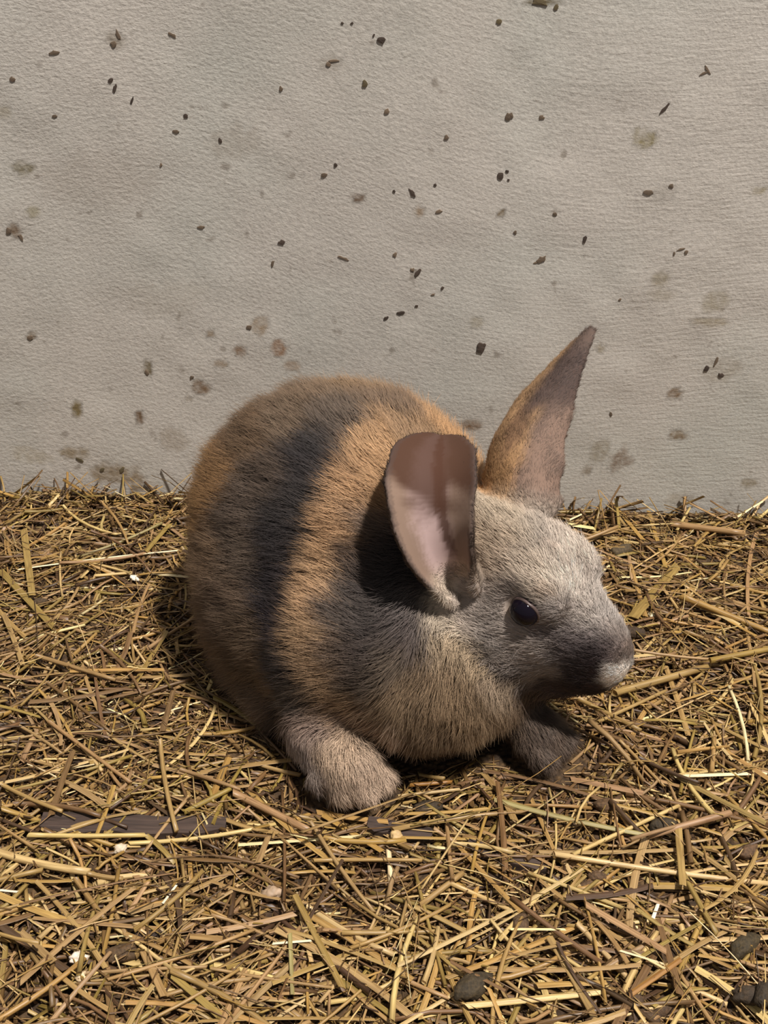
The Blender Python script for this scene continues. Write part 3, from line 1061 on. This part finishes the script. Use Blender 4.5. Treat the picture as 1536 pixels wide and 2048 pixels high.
def settle(xy, z, thick, width):
    dx, dy = xy[-1, 0] - xy[0, 0], xy[-1, 1] - xy[0, 1]
    ln = math.hypot(dx, dy) + 1e-9
    n = max(2, int(ln / RES * 1.2))
    t = np.linspace(0, len(xy) - 1, n)
    k = np.arange(len(xy))
    x, y, zz = np.interp(t, k, xy[:, 0]), np.interp(t, k, xy[:, 1]), np.interp(t, k, z)
    d = (dx / ln, dy / ln)
    for o in ([0] if width < 0.002 else [-0.33, 0.33] if width < 0.004 else [-0.4, 0, 0.4]):
        i, j = cells(x - d[1] * o * width, y + d[0] * o * width)
        BED[i, j] = np.maximum(BED[i, j], zz + thick * 0.4)


TOPO = {}


def topo(n, m):
    if (n, m) not in TOPO:
        ring = np.arange(m)
        rn = (ring + 1) % m
        Q = [np.stack([k * m + ring, k * m + rn, (k + 1) * m + rn, (k + 1) * m + ring], 1) for k in range(n - 1)]
        caps = []
        for b in (0, (n - 1) * m):
            i = [b + k for k in range(m)]
            if m == 3:
                caps.append((i[0], i[1], i[2]))
            elif m == 6:
                caps += [(i[0], i[1], i[5]), (i[1], i[2], i[4], i[5]), (i[2], i[3], i[4])]
            else:
                caps += [(i[0], i[1], i[2], i[3]), (i[0], i[3], i[4], i[5]), (i[0], i[5], i[6])]
        c3 = np.array([c for c in caps if len(c) == 3]).reshape(-1, 3)
        c4 = np.array([c for c in caps if len(c) == 4], int).reshape(-1, 4)
        TOPO[(n, m)] = (np.concatenate(Q + [c4]), c3)
    return TOPO[(n, m)]


RINGS = {m: np.stack([np.cos(np.arange(m) * 2 * math.pi / m), np.sin(np.arange(m) * 2 * math.pi / m)], 1) / 2 for m in (3, 7)}


def sweep(P, width, kind, roll=0.0, taper=(1, 1), fold=0.25, skew=(0, 0)):
    """verts, quads, triangles, grain for a stalk along points P"""
    n = len(P)
    T = P[-1] - P[0]
    L = math.sqrt(T[0] * T[0] + T[1] * T[1] + T[2] * T[2])
    T = T / L
    h = math.sqrt(T[0] * T[0] + T[1] * T[1]) + 1e-9
    S = np.array([T[1] / h, -T[0] / h, 0.0])
    U = np.array([-T[0] * T[2] / h, -T[1] * T[2] / h, h])
    c, sn = math.cos(roll), math.sin(roll)
    S, U = S * c + U * sn, U * c - S * sn
    if kind == 'strip':
        m = 6
        th = max(0.00022, width * 0.07)
        f = fold * width
        prof = np.array([(-.5 * width, 0), (-.1 * width, f), (.42 * width, f * .55), (.5 * width, 0), (.4 * width, f * .5 - th), (-.1 * width, f - th)])
    else:
        m = 7 if kind == 'tube' else 3
        prof = RINGS[m] * width
    w = taper[0] + (taper[1] - taper[0]) * np.arange(n) / (n - 1)
    sec = prof[:, :1] * S + prof[:, 1:] * U
    V = P[:, None] + w[:, None, None] * sec[None]
    V[0] += T * (prof[:, :1] * skew[0])
    V[-1] += T * (prof[:, :1] * skew[1])
    G = np.empty((n, m, 3))
    G[..., 0] = (np.arange(n) * (L / (n - 1)) + SR.uniform(0, 5))[:, None]
    G[..., 1] = np.arange(m) + SR.uniform(0, 40)
    G[..., 2] = SR.uniform(0, 40)
    Q, c3 = topo(n, m)
    return V.reshape(-1, 3), Q, c3, G.reshape(-1, 3)


def polys(me_name, V, faces, attrs, smooth):
    me = bpy.data.meshes.new(me_name)
    me.from_pydata(V.tolist(), [], faces)
    for nm, (typ, arr) in attrs.items():
        set_attr(me, nm, typ, arr)
    if smooth:
        me.polygons.foreach_set('use_smooth', np.ones(len(me.polygons), bool))
    return me


class Pile:
    def __init__(self):
        self.V, self.F3, self.F4, self.C, self.G, self.n = [], [], [], [], [], 0

    def add(self, V, Q, caps, G, col):
        self.V.append(V)
        self.G.append(G)
        self.C.append(np.tile(col, (len(V), 1)))
        self.F4.append(Q + self.n)
        self.F3.append(caps + self.n)
        self.n += len(V)

    def build(self, name, mat):
        V = np.concatenate(self.V)
        F4 = np.concatenate(self.F4)
        F3 = np.concatenate(self.F3) if self.F3 else np.zeros((0, 3), int)
        me = bpy.data.meshes.new(name)
        me.vertices.add(len(V))
        me.vertices.foreach_set('co', V.astype(np.float32).ravel())
        loops = np.concatenate([F4.ravel(), F3.ravel()]).astype(np.int32)
        me.loops.add(len(loops))
        me.loops.foreach_set('vertex_index', loops)
        st = np.concatenate([np.arange(len(F4)) * 4, len(F4) * 4 + np.arange(len(F3)) * 3]).astype(np.int32)
        me.polygons.add(len(st))
        me.polygons.foreach_set('loop_start', st)
        me.update(calc_edges=True)
        set_attr(me, 'col', 'FLOAT_COLOR', np.concatenate(self.C))
        set_attr(me, 'grain', 'FLOAT_VECTOR', np.concatenate(self.G))
        return link(name, me, mat)


def in_view_bias(x, y):
    return abs(x) < 0.14 + 0.33 * y


def spot():
    while True:
        x, y = SR.uniform(FX0 + .01, FX1 - .01), SR.uniform(FY0 + .01, FY1)
        if y > wall_y(x) - 0.0015:
            continue
        if in_view_bias(x, y) or SR.random() < 0.4:
            return x, y


def path(cx, cy, ang, L, bend, nseg):
    t = np.linspace(-0.5, 0.5, nseg + 1)
    d = np.array([math.cos(ang), math.sin(ang)])
    nrm = np.array([-d[1], d[0]])
    return np.array([cx, cy]) + d * (t * L)[:, None] + nrm * ((t * t * 4 - 0.5) * bend * L)[:, None]


def inside(xy):
    return (xy[:, 1] < WALL_P[1] + xy[:, 0] * math.tan(WALL_YAW) - 0.001).all() and xy[:, 1].min() > FY0 and abs(xy[:, 0]).max() < FX1


def blocked(xy):
    i, j = cells(xy[:, 0], xy[:, 1])
    return BLOCK[i, j].any()


def pick(weights):
    r = SR.random() * sum(weights.values())
    for k, v in weights.items():
        r -= v
        if r <= 0:
            return k
    return k


MIX_LOW = {'brown': 5, 'tan': 3, 'dark': 3, 'rose': 1.5, 'olive': 1}
MIX_MID = {'brown': 4, 'tan': 5, 'gold': 2, 'pale': 2.0, 'dark': 1.6, 'olive': 1.5, 'rose': 2, 'cream': 0.25}
MIX_TOP = {'tan': 5, 'gold': 3, 'pale': 3, 'brown': 2.5, 'olive': 2, 'rose': 1.6, 'dark': 0.8, 'cream': 0.5}
pile = Pile()


PLIN = {k: lin(v) for k, v in PAL.items()}


def jitter(c, amt=0.16):
    return np.clip(PLIN[c] * SR.uniform(1 - amt, 1 + amt) * np.array([1, SR.uniform(.95, 1.04), SR.uniform(.88, 1.1)]), 0, 1)


def litter(count, Lr, Wr, mix, kinds, q, tiltp=0.0):
    done = 0
    tries = 0
    while done < count and tries < count * 3:
        tries += 1
        x, y = spot()
        L = SR.uniform(*Lr) * SR.uniform(0.6, 1.0)
        w = SR.uniform(*Wr)
        ang = SR.gauss(0, 0.85) if SR.random() < 0.6 else SR.uniform(0, math.pi)
        kind = pick(kinds)
        if kind == 'fibre':
            w = min(w, 0.0008)
        nseg = 1 if L < 0.008 else 2 if L < 0.02 else 3 if L < 0.04 else 5
        xy = path(x, y, ang, L, SR.gauss(0, 0.05) if nseg > 1 else 0, nseg)
        if not inside(xy) or blocked(xy):
            continue
        thick = w * (0.9 if kind != 'strip' else 0.3)
        z = drop(xy, thick, q, 0.3)
        if SR.random() < tiltp:
            z = z + np.linspace(0, 1, len(z))[::SR.choice((1, -1))] * L * SR.uniform(0.05, 0.35)
        else:
            settle(xy, z, thick, w)
        P = np.column_stack([xy, z])
        V, Q, caps, G = sweep(P, w, kind, SR.gauss(0, 0.25), (SR.uniform(.75, 1), SR.uniform(.5, 1)), SR.uniform(-0.05, 0.3), (SR.uniform(-1, 1), SR.uniform(-1, 1)))
        pile.add(V, Q, caps, G, jitter(pick(mix)))
        done += 1


litter(11500, (.004, .013), (.0006, .0022), MIX_LOW, {'strip': 3, 'fibre': 1}, 0.6)
litter(6600, (.012, .034), (.0008, .0026), MIX_LOW, {'strip': 3, 'tube': 1, 'fibre': 1}, 0.6)
litter(6300, (.003, .012), (.0005, .0020), MIX_MID, {'strip': 3, 'fibre': 2}, 0.55)
litter(5300, (.012, .036), (.0008, .0026), MIX_MID, {'strip': 4, 'tube': 2, 'fibre': 2}, 0.6, 0.02)
print('bed level', BED[(abs(GX) < .2) & (GY > .2) & (GY < .5)].mean())


MARKS = [((690, 1575), 'near the front paw'), ((1310, 1330), 'near the rabbit nose'), ((320, 1250), 'near the rabbit flank'),
         ((200, 1640), 'near the long dark wood strip'), ((390, 1640), 'near the end of the dark wood strip'), ((1010, 1700), 'near the thin dark bark piece'),
         ((152, 1906), 'near the small white crumb'), ((945, 1970), 'near the dark olive dropping'), ((200, 1122), 'near the long thin white stem'),
         ((890, 1590), 'near the rabbit chest'), ((1330, 1735), 'near the long straight pale stem'), ((1250, 1855), 'near the broad pinkish tan leaf blade'),
         ((600, 1668), 'near the cream wood shaving'), ((1330, 1355), 'near the thick stem at the rabbit mouth'), ((1460, 1230), 'near the thick golden jointed stem'),
         ((545, 1768), 'near the beige flaky crumb'), ((80, 1715), 'near the thick pale stem'), ((1180, 1520), 'near the far paw')]


def whereabouts(p):
    if p[1] > wall_y(p[0]) - 0.035:
        return 'at the foot of the wall'
    best = min(MARKS, key=lambda m: math.hypot(*(ground(*m[0], 0)[:2] - p[:2])))
    d = math.hypot(*(ground(*best[0], 0)[:2] - p[:2]))
    return best[1] if d < 0.05 else 'away in the loose bedding'


# ------------------------------------------------------------------ droppings, crumbs, wood
def lump(name, px, py, L, W, H, ang, col, mat, label, cat, group, sink=0.35, rough=0.12, seed=0):
    p = ground(px, py, 0.0)
    i, j = cells(p[:1], p[1:2])
    z = float(BED[i, j][0])
    bm = bmesh.new()
    bmesh.ops.create_icosphere(bm, subdivisions=3, radius=1.0)
    co = np.array([v.co[:] for v in bm.verts])
    n = 1 + rough * vnoise(co, 2.2, seed) + rough * .6 * vnoise(co, 5.5, seed + 1)
    co = co * n[:, None] * np.array([L, W, H]) / 2000.0
    a = math.radians(ang)
    R = np.array([[math.cos(a), -math.sin(a), 0], [math.sin(a), math.cos(a), 0], [0, 0, 1]])
    co = co @ R.T
    for v, c in zip(bm.verts, co):
        v.co = Vector(c)
    me = bpy.data.meshes.new(name)
    bm.to_mesh(me)
    bm.free()
    set_attr(me, 'col', 'FLOAT_COLOR', np.clip(np.tile(lin(col), (len(co), 1)) * (1 + .3 * vnoise(co * 1000, .9, seed + 2))[:, None], 0, 1))
    o = link(name, me, mat, smooth=True)
    o.location = (p[0], p[1], z + H / 1000.0 * (0.5 - sink))
    tag(o, label, cat, group)
    # the litter lies around and over it
    rr = 0.42 * L / 1000.0
    m = (GX - p[0]) ** 2 + (GY - p[1]) ** 2 < rr * rr
    BED[m] = np.maximum(BED[m], o.location.z + H / 1000.0 * 0.35)
    return o


g = N('dropping')
_c = g.n('Attribute', {'attribute_name': 'col'}).outputs['Color']
_n = g.n('TexNoise', None, Vector=g.n('TexCoord').outputs['Object'], Scale=900.0, Detail=3.0).outputs[0]
M_DROP = g.finish(Base_Color=g.mix(1.0, _c, g.ramp(_n, [(0.3, (0.55, 0.55, 0.55)), (0.7, (1.35, 1.3, 1.2))]), 'MULTIPLY'), Roughness=0.8,
                  Normal=g.n('Bump', None, Strength=0.8, Distance=0.0006, Height=_n).outputs[0])
DG = 'dark rabbit droppings in the straw'
DROPS = [  # px, py, length, width (mm), angle, colour
    (945, 1970, 15, 10, 35, (72, 62, 46)), (1330, 1638, 13, 8, 12, (66, 56, 40)), (1492, 1882, 14, 9, 40, (76, 66, 46)), (1500, 1985, 11, 9, 0, (66, 54, 42)),
    (1526, 1992, 10, 8, 60, (62, 52, 40)), (1180, 1752, 9, 8, 20, (104, 82, 64)), (1195, 1742, 7, 6, 0, (104, 82, 64)), (1268, 1262, 12, 8, -20, (74, 58, 44)), (1243, 1098, 14, 9, 25, (96, 84, 66)),
    (160, 1850, 9, 8, 0, (78, 60, 48)), (292, 1856, 11, 9, 0, (66, 50, 42)), (240, 1890, 13, 9, 10, (98, 78, 58)), (1040, 1845, 10, 8, 70, (104, 84, 66)), (1500, 1690, 10, 8, 30, (110, 86, 68)),
    (1265, 1990, 9, 8, 0, (96, 76, 60)), (1330, 2000, 10, 8, 40, (98, 78, 62)), (1290, 2030, 11, 9, 0, (92, 74, 60)), (75, 1192, 9, 6, 0, (88, 72, 54)), (1215, 1600, 10, 8, 0, (112, 88, 66)), (855, 1608, 12, 8, 10, (70, 58, 44)),
]
DLAB = {0: 'dark olive oval dropping beside a golden straw end in the front bedding', 1: 'dark olive oval dropping touching a pink-tan straw stem', 7: 'dark brown dropping just beyond the rabbit nose', 8: 'grey-brown dropping behind the rabbit forehead near the wall'}

def droppings(first, last, sink):
    for k, (px, py, L, W, a, c) in enumerate(DROPS):
        if first <= k < last:
            look = ('large ' if L > 11 else 'small ' if L < 9.5 else '') + ('dark brown' if c[0] < 85 else 'light brown')
            lump('rabbit_dropping', px, py, L * 1.0, W * .72, W * .68, a, (c[0] * .84, c[1] * .8, c[2] * .7), M_DROP,
                 DLAB.get(k, look + ' round dropping half sunk in straw ' + whereabouts(ground(px, py, 0))), 'dropping', DG, sink=sink, rough=0.2, seed=k * 3)


droppings(9, 99, 0.30)

g = N('pale_crumb')
_c = g.n('Attribute', {'attribute_name': 'col'}).outputs['Color']
M_CRUMB = g.finish(Base_Color=_c, Roughness=0.6)
for k, (px, py, L, W, c, lab) in enumerate([
        (152, 1906, 6.2, 4.0, (232, 214, 196), 'small white crumb lying left of a brown dropping'), (545, 1768, 7, 6, (168, 142, 116), 'beige flaky crumb under thin straw in front of the paw'),
        (240, 1690, 5, 4, (214, 196, 170), 'whitish crumb beside the dark wood strip'), (792, 1663, 5, 4.5, (198, 166, 116), 'tan grain crumb in front of the paw'),
        (160, 1945, 3.2, 3, (214, 188, 150), 'tiny cream crumb near the white crumb'), (1235, 1222, 4, 3.4, (240, 226, 200), 'shiny white crumb beside an olive straw blade'),
        (1305, 1220, 3.6, 3, (244, 228, 190), 'shiny cream crumb behind the rabbit nose'), (268, 1154, 6, 3, (246, 234, 214), 'white sliver crumb beside the long white stem')]):
    lump('food_crumb', px, py, L, W, W * .8, 20 * k, c, M_CRUMB, lab, 'crumb', 'pale crumbs in the straw', sink=0.28, rough=0.42, seed=100 + k)

g = N('dark_wood')
_co = g.n('TexCoord').outputs['Object']
_w = g.n('TexNoise', None, Vector=g.n('Mapping', None, Vector=_co, Scale=(60, 700, 700)).outputs[0], Scale=1.0, Detail=4.0).outputs[0]
M_WOOD = g.finish(Base_Color=g.ramp(_w, [(0.3, lin((44, 33, 29))), (0.7, lin((80, 63, 54)))]), Roughness=0.65,
                  Normal=g.n('Bump', None, Strength=0.5, Distance=0.0005, Height=_w).outputs[0])


def wood(pa, pb, width, label, thick=0.003):
    a, b = ground(*pa, 0.0)[:2], ground(*pb, 0.0)[:2]
    xy = np.array([a + (b - a) * t for t in np.linspace(0, 1, 9)])
    z = drop(xy, thick, 0.5, 0.1) - 0.0008
    r = random.Random(5)
    P = np.column_stack([xy, z])
    d = (b - a) / np.linalg.norm(b - a)
    s = np.array([-d[1], d[0], 0])
    V, F = [], []
    for i in range(9):
        w0, w1 = width * (.5 + r.uniform(-.13, .10)), width * (.5 + r.uniform(-.13, .10))
        if i in (0, 8):
            w0 *= .45
        for q, up in ((-w0, -.5), (-w0 * .94, .5), (w1 * .94, .5), (w1, -.5)):
            V.append(P[i] + s * q + np.array([0, 0, up * thick]))
    for i in range(8):
        for k in range(4):
            F.append((i * 4 + k, i * 4 + (k + 1) % 4, (i + 1) * 4 + (k + 1) % 4, (i + 1) * 4 + k))
    F += [(0, 3, 2, 1), (32, 33, 34, 35)]
    V = np.array(V)
    org = P[4]
    o = link('wood_strip', polys('wood_strip', V - org, F, {}, False), M_WOOD)
    o.location = org
    tag(o, label, 'wood', 'dark wood pieces under the straw')
    settle(xy, z, thick, width)


wood((80, 1642), (450, 1636), 0.0098, 'long dark brown wood strip half buried in straw')
wood((735, 1640), (865, 1655), 0.0070, 'short dark wood strip under straw in front of the paw')
wood((935, 1680), (1095, 1722), 0.0050, 'thin dark brown bark piece crossing the bedding')

litter(3300, (.012, .038), (.0006, .0022), MIX_MID, {'strip': 4, 'tube': 2, 'fibre': 2}, 0.7, 0.03)
litter(1150, (.030, .060), (.0007, .0020), MIX_MID, {'strip': 3, 'tube': 3, 'fibre': 1}, 0.75, 0.03)

# ------------------------------------------------------------------ single stalks, the largest ones
KLASS = {
    'tube': ('cut_straw', 'round straw stem', 'straw'),
    'strip': ('split_straw', 'flat split straw blade', 'straw'),
}
CNAME = {'tan': 'tan', 'gold': 'golden', 'pale': 'pale', 'brown': 'dull brown', 'dark': 'dark brown', 'olive': 'olive yellow', 'rose': 'pinkish tan',
         'cream': 'cream', 'white': 'white', 'green': 'grey-green', 'orange': 'orange brown'}
n_single = 0
def single(xy, w, kind, colname, label=None, q=0.85, taper=None, roll=None, lift=0.0, zoff=0.0):
    global n_single
    thick = w * (0.85 if kind == 'tube' else 0.3)
    z = drop(xy, thick, q, 0.2) + zoff
    if lift:
        z = z + np.linspace(0, 1, len(z)) * lift
    settle(xy, z, thick, w)
    P = np.column_stack([xy, z])
    org = P[len(P) // 2].copy()
    org[2] -= thick / 2
    V, Q, caps, G = sweep(P, w, kind, SR.gauss(0, .15) if roll is None else roll, taper or (1, SR.uniform(.75, 1)), SR.uniform(0.05, 0.25),
                          (SR.uniform(-.8, .8), SR.uniform(-.8, .8)))
    faces = Q.tolist() + caps.tolist()
    col = jitter(colname, 0.10)
    name, what, cat = KLASS[kind]
    C = np.tile(col, (len(V), 1))
    me = polys(name, V - org, faces, {'col': ('FLOAT_COLOR', C), 'grain': ('FLOAT_VECTOR', G)}, kind == 'tube')
    o = link(name, me, M_STRAW)
    o.location = org
    Lm = math.hypot(xy[-1, 0] - xy[0, 0], xy[-1, 1] - xy[0, 1])
    size = ('long ' if Lm > 0.044 else 'short ' if Lm < 0.029 else '') + ('broad ' if w > 0.0023 else 'narrow ' if w < 0.0015 else '')
    base = '%s%s %s %s' % (size, CNAME[colname], what, whereabouts(org))
    tag(o, label or base, cat, '%s %ss in the bedding' % (CNAME[colname], what))
    n_single += 1
    return o


def from_px(x1, y1, x2, y2, bend=0.0, n=6):
    a, b = ground(x1, y1, 0)[:2], ground(x2, y2, 0)[:2]
    L = np.linalg.norm(b - a)
    c = (a + b) / 2
    return path(c[0], c[1], math.atan2(b[1] - a[1], b[0] - a[0]), L, bend, n), L


def px_width(x, y, w):
    p = ground(x, y, 0)
    d = p[1] * CP_ + (CAM_H - p[2]) * SP_
    return w * d / FPX


# placed stalks: x1,y1,x2,y2,width px,kind,colour,bend,label
T_, S_ = 'tube', 'strip'
HERO = [
    (475, 1675, 720, 1662, 11, S_, 'cream', 0, 'bright cream wood shaving strip lying in front of the paw'),
    (58, 1676, 290, 1667, 10, T_, 'pale', 0.01, 'pale straw stem along the dark wood strip'),
    (-30, 1698, 175, 1742, 17, T_, 'pale', 0.03, 'thick pale straw stem beside the long dark wood strip'),
    (175, 1742, 245, 1752, 11, T_, 'tan', 0.03, None),
    (465, 1575, 625, 1655, 16, T_, 'rose', 0, 'thick pinkish tan stem pointing at the paw'),
    (620, 1645, 745, 1812, 9, T_, 'tan', 0.02, None),
    (645, 1610, 765, 1695, 14, S_, 'gold', 0, 'broad golden blade lying just in front of the paw'),
    (590, 1790, 685, 1972, 14, S_, 'olive', 0, None),
    (412, 1858, 590, 1822, 12, S_, 'rose', 0.02, None),
    (285, 1890, 328, 1988, 17, S_, 'tan', 0, None),
    (150, 1752, 207, 1832, 12, T_, 'tan', 0, None),
    (40, 1860, 108, 1925, 15, S_, 'tan', 0, None),
    (325, 1806, 355, 1765, 5, S_, 'white', 0, 'short white splinter standing out among brown straw'),
    (257, 1820, 295, 1763, 10, S_, 'rose', 0, None),
    (80, 1790, 136, 1890, 5, S_, 'pale', 0, 'thin pale splinter pointing at the white crumb'),
    (-10, 1776, 36, 1787, 5, S_, 'white', 0, 'thin white splinter leaving the litter beside the thick pale stem'),
    (318, 1478, 350, 1660, 10, T_, 'tan', 0.02, 'tan stem lying across the long dark wood strip'),
    (368, 1618, 466, 1566, 11, T_, 'olive', 0, 'olive yellow stem touching the dark wood strip'),
    (432, 1618, 556, 1662, 10, S_, 'tan', 0.05, None),
    (515, 1720, 541, 1645, 13, S_, 'rose', 0, None),
    (580, 1868, 584, 1976, 9, S_, 'green', 0, None),
    (420, 1928, 662, 1966, 7, T_, 'tan', 0.01, None),
    (545, 1879, 622, 1883, 7, S_, 'white', 0, 'short white flat splinter beside a grey-green blade'),
    (38, 1138, 358, 1107, 6, S_, 'white', -0.015, 'long thin white stem running up to the rabbit flank'),
    (0, 1139, 107, 1255, 13, S_, 'olive', 0, None),
    (49, 1066, 66, 1198, 14, S_, 'olive', 0, None),
    (155, 1115, 328, 1060, 6, T_, 'green', 0.04, 'grey-green stem behind the long white stem'),
    (292, 1112, 340, 1058, 11, S_, 'olive', 0, None),
    (260, 1360, 334, 1262, 13, S_, 'olive', 0, None),
    (72, 1308, 230, 1355, 9, T_, 'tan', 0, None),
    (1108, 1711, 1560, 1756, 12, T_, 'pale', 0.012, 'long straight pale stem with a joint crossing the front bedding'),
    (988, 1598, 1296, 1666, 12, S_, 'green', 0.02, 'long grey-green blade below the rabbit chest'),
    (1145, 1706, 1374, 1594, 9, T_, 'pale', 0, 'pale stem crossing the long grey-green blade'),
    (1298, 1672, 1460, 1630, 15, T_, 'rose', 0, 'pinkish tan stem beside a dark olive dropping'),
    (1289, 1672, 1258, 1835, 16, S_, 'tan', 0.03, None),
    (1356, 1662, 1366, 1770, 15, S_, 'tan', 0, None),
    (798, 1932, 1203, 1710, 10, S_, 'pale', 0.02, 'very long pale split stem reaching across the front bedding'),
    (1170, 1808, 1332, 1902, 20, S_, 'rose', 0, 'broad pinkish tan leaf blade in the front bedding'),
    (1348, 1552, 1560, 1538, 8, S_, 'cream', 0, 'cream split stem lying right of the far paw'),
    (1352, 1550, 1436, 1532, 6, S_, 'pale', 0, None),
    (1058, 1566, 1108, 1692, 9, S_, 'tan', 0, None),
    (840, 1800, 926, 1736, 13, T_, 'tan', 0, None),
    (796, 1580, 920, 1571, 7, T_, 'pale', 0, 'pale stem end right beside the near paw'),
    (820, 1562, 905, 1551, 9, T_, 'orange', 0, 'orange brown stem tucked under the rabbit chest'),
    (800, 1622, 976, 1615, 9, S_, 'gold', 0.02, None),
    (1308, 1826, 1319, 1794, 7, S_, 'white', 0, 'stubby white splinter in the front bedding'),
    (842, 1772, 935, 1640, 5, T_, 'pale', 0, None),
    (978, 1978, 1012, 2050, 10, S_, 'gold', 0, 'golden stalk end beside a dark olive dropping'),
    (1112, 1890, 1200, 2022, 7, S_, 'dark', 0.04, 'dark brown twig-like stalk in the front bedding'),
    (1258, 1992, 1362, 1918, 12, S_, 'orange', 0, None),
    (1412, 1836, 1492, 1872, 10, S_, 'rose', 0, None),
    (1228, 1384, 1415, 1331, 16, T_, 'tan', 0.0, 'thick tan stem pointing at the rabbit mouth'),
    (1418, 1330, 1560, 1298, 13, T_, 'olive', 0.0, None),
    (1362, 1200, 1560, 1262, 14, T_, 'gold', 0.0, 'thick golden jointed stem beyond the rabbit nose'),
    (1340, 1046, 1486, 1078, 14, T_, 'rose', 0.0, 'thick pinkish grey stem near the wall'),
    (1266, 1228, 1354, 1138, 22, S_, 'olive', 0.0, 'broad olive blade leaning behind the rabbit nose'),
    (1222, 1004, 1286, 1082, 11, S_, 'gold', 0.0, None),
    (1298, 1018, 1332, 1132, 9, S_, 'gold', 0.0, None),
    (1138, 1058, 1188, 1057, 18, S_, 'cream', 0.0, 'bright yellowish wood chip behind the rabbit forehead'),
    (1355, 1397, 1530, 1344, 7, S_, 'gold', 0.02, 'thin bright yellow blade beyond the rabbit chin'),
    (1195, 1444, 1332, 1376, 8, T_, 'tan', 0.0, None),
    (1510, 1060, 1494, 1225, 8, S_, 'rose', 0.03, None),
    (1278, 1512, 1395, 1572, 8, T_, 'dark', 0.03, 'dark twig lying right of the far paw'),
    (1130, 1440, 1400, 1560, 6, T_, 'brown', 0.02, None),
    (1240, 1480, 1330, 1560, 7, T_, 'tan', 0.0, None),
    (360, 1530, 480, 1575, 8, T_, 'rose', 0.0, None),
    (95, 1430, 260, 1560, 8, T_, 'rose', 0.0, None),
    (0, 1560, 125, 1632, 9, T_, 'tan', 0.02, None),
    (330, 1700, 490, 1712, 12, S_, 'brown', 0.04, None),
    (900, 1930, 1010, 1990, 9, S_, 'brown', 0.0, None),
    (1020, 1860, 1130, 1862, 6, S_, 'cream', 0.0, 'thin cream splinter beside a brown dropping'),
    (1240, 1905, 1330, 1925, 6, S_, 'cream', 0.0, None),
    (360, 1945, 470, 1885, 6, T_, 'pale', 0.0, None),
    (250, 2060, 480, 1935, 8, T_, 'tan', 0.02, None),
    (700, 1895, 905, 1800, 9, T_, 'tan', 0.03, None),
]


rest = 300 - len(HERO)
made = 0
while made < rest:
    px, py = SR.uniform(-20, 1556), 990 + 1058 * SR.random() ** 0.85
    p = ground(px, py, 0)
    if p[1] > wall_y(p[0]) - 0.004:
        continue
    L = SR.uniform(0.022, 0.058)
    ang = SR.gauss(0, 0.8) if SR.random() < 0.6 else SR.uniform(0, math.pi)
    xy = path(p[0], p[1], ang, L, SR.gauss(0, 0.03), 5)
    if not inside(xy) or blocked(xy):
        continue
    kind = S_ if SR.random() < 0.6 else T_
    w = SR.uniform(0.0011, 0.0023) if kind == T_ else SR.uniform(0.0013, 0.0030)
    single(xy, w, kind, pick({'tan': 5, 'gold': 3, 'pale': 2.6, 'brown': 3, 'olive': 2, 'rose': 2, 'dark': .7}), q=0.8)
    made += 1
droppings(0, 9, 0.36)
for (x1, y1, x2, y2, w, kind, cn, bend, lab) in HERO:
    xy, L = from_px(x1, y1, x2, y2, bend)
    single(xy, px_width((x1 + x2) / 2, (y1 + y2) / 2, w), kind, cn, lab, q=0.9, taper=(1, 0.92))

# last chaff that fell on top
litter(4000, (.003, .014), (.0004, .0014), MIX_MID, {'strip': 2, 'fibre': 3}, 0.7, 0.05)
litter(1100, (.012, .045), (.0003, .0007), MIX_MID, {'fibre': 1}, 0.9, 0.06)


# wisps leaning on the foot of the wall
def wisps(count):
    for _ in range(count):
        x = SR.uniform(-0.30, 0.30)
        L = SR.uniform(.008, .030)
        y = wall_y(x) - SR.uniform(.002, .02)
        ang = SR.uniform(0, math.pi)
        xy = path(x, y, ang, L * .8, 0, 2)
        xy[:, 1] = np.minimum(xy[:, 1], WALL_P[1] + xy[:, 0] * math.tan(WALL_YAW) - 0.0015)
        if blocked(xy):
            continue
        z = drop(xy, .001, .5, .2)
        z = z + np.linspace(0, 1, 3)[::SR.choice((1, -1))] * L * SR.uniform(.1, .6)
        V, Q, caps, G = sweep(np.column_stack([xy, z]), SR.uniform(.0006, .0024), 'strip', SR.gauss(0, .5), (1, .8), .15, (SR.uniform(-1, 1), 0))
        pile.add(V, Q, caps, G, jitter(pick(MIX_TOP)))


wisps(420)
STRAW = pile.build('straw_litter', M_STRAW)
tag(STRAW, 'chopped golden brown straw and chaff covering the floor', 'straw', kind='stuff')
print('bed level', BED[(abs(GX) < .2) & (GY > .2) & (GY < .5)].mean(), 'tris', sum(len(p.vertices) - 2 for p in STRAW.data.polygons), 'singles', n_single)
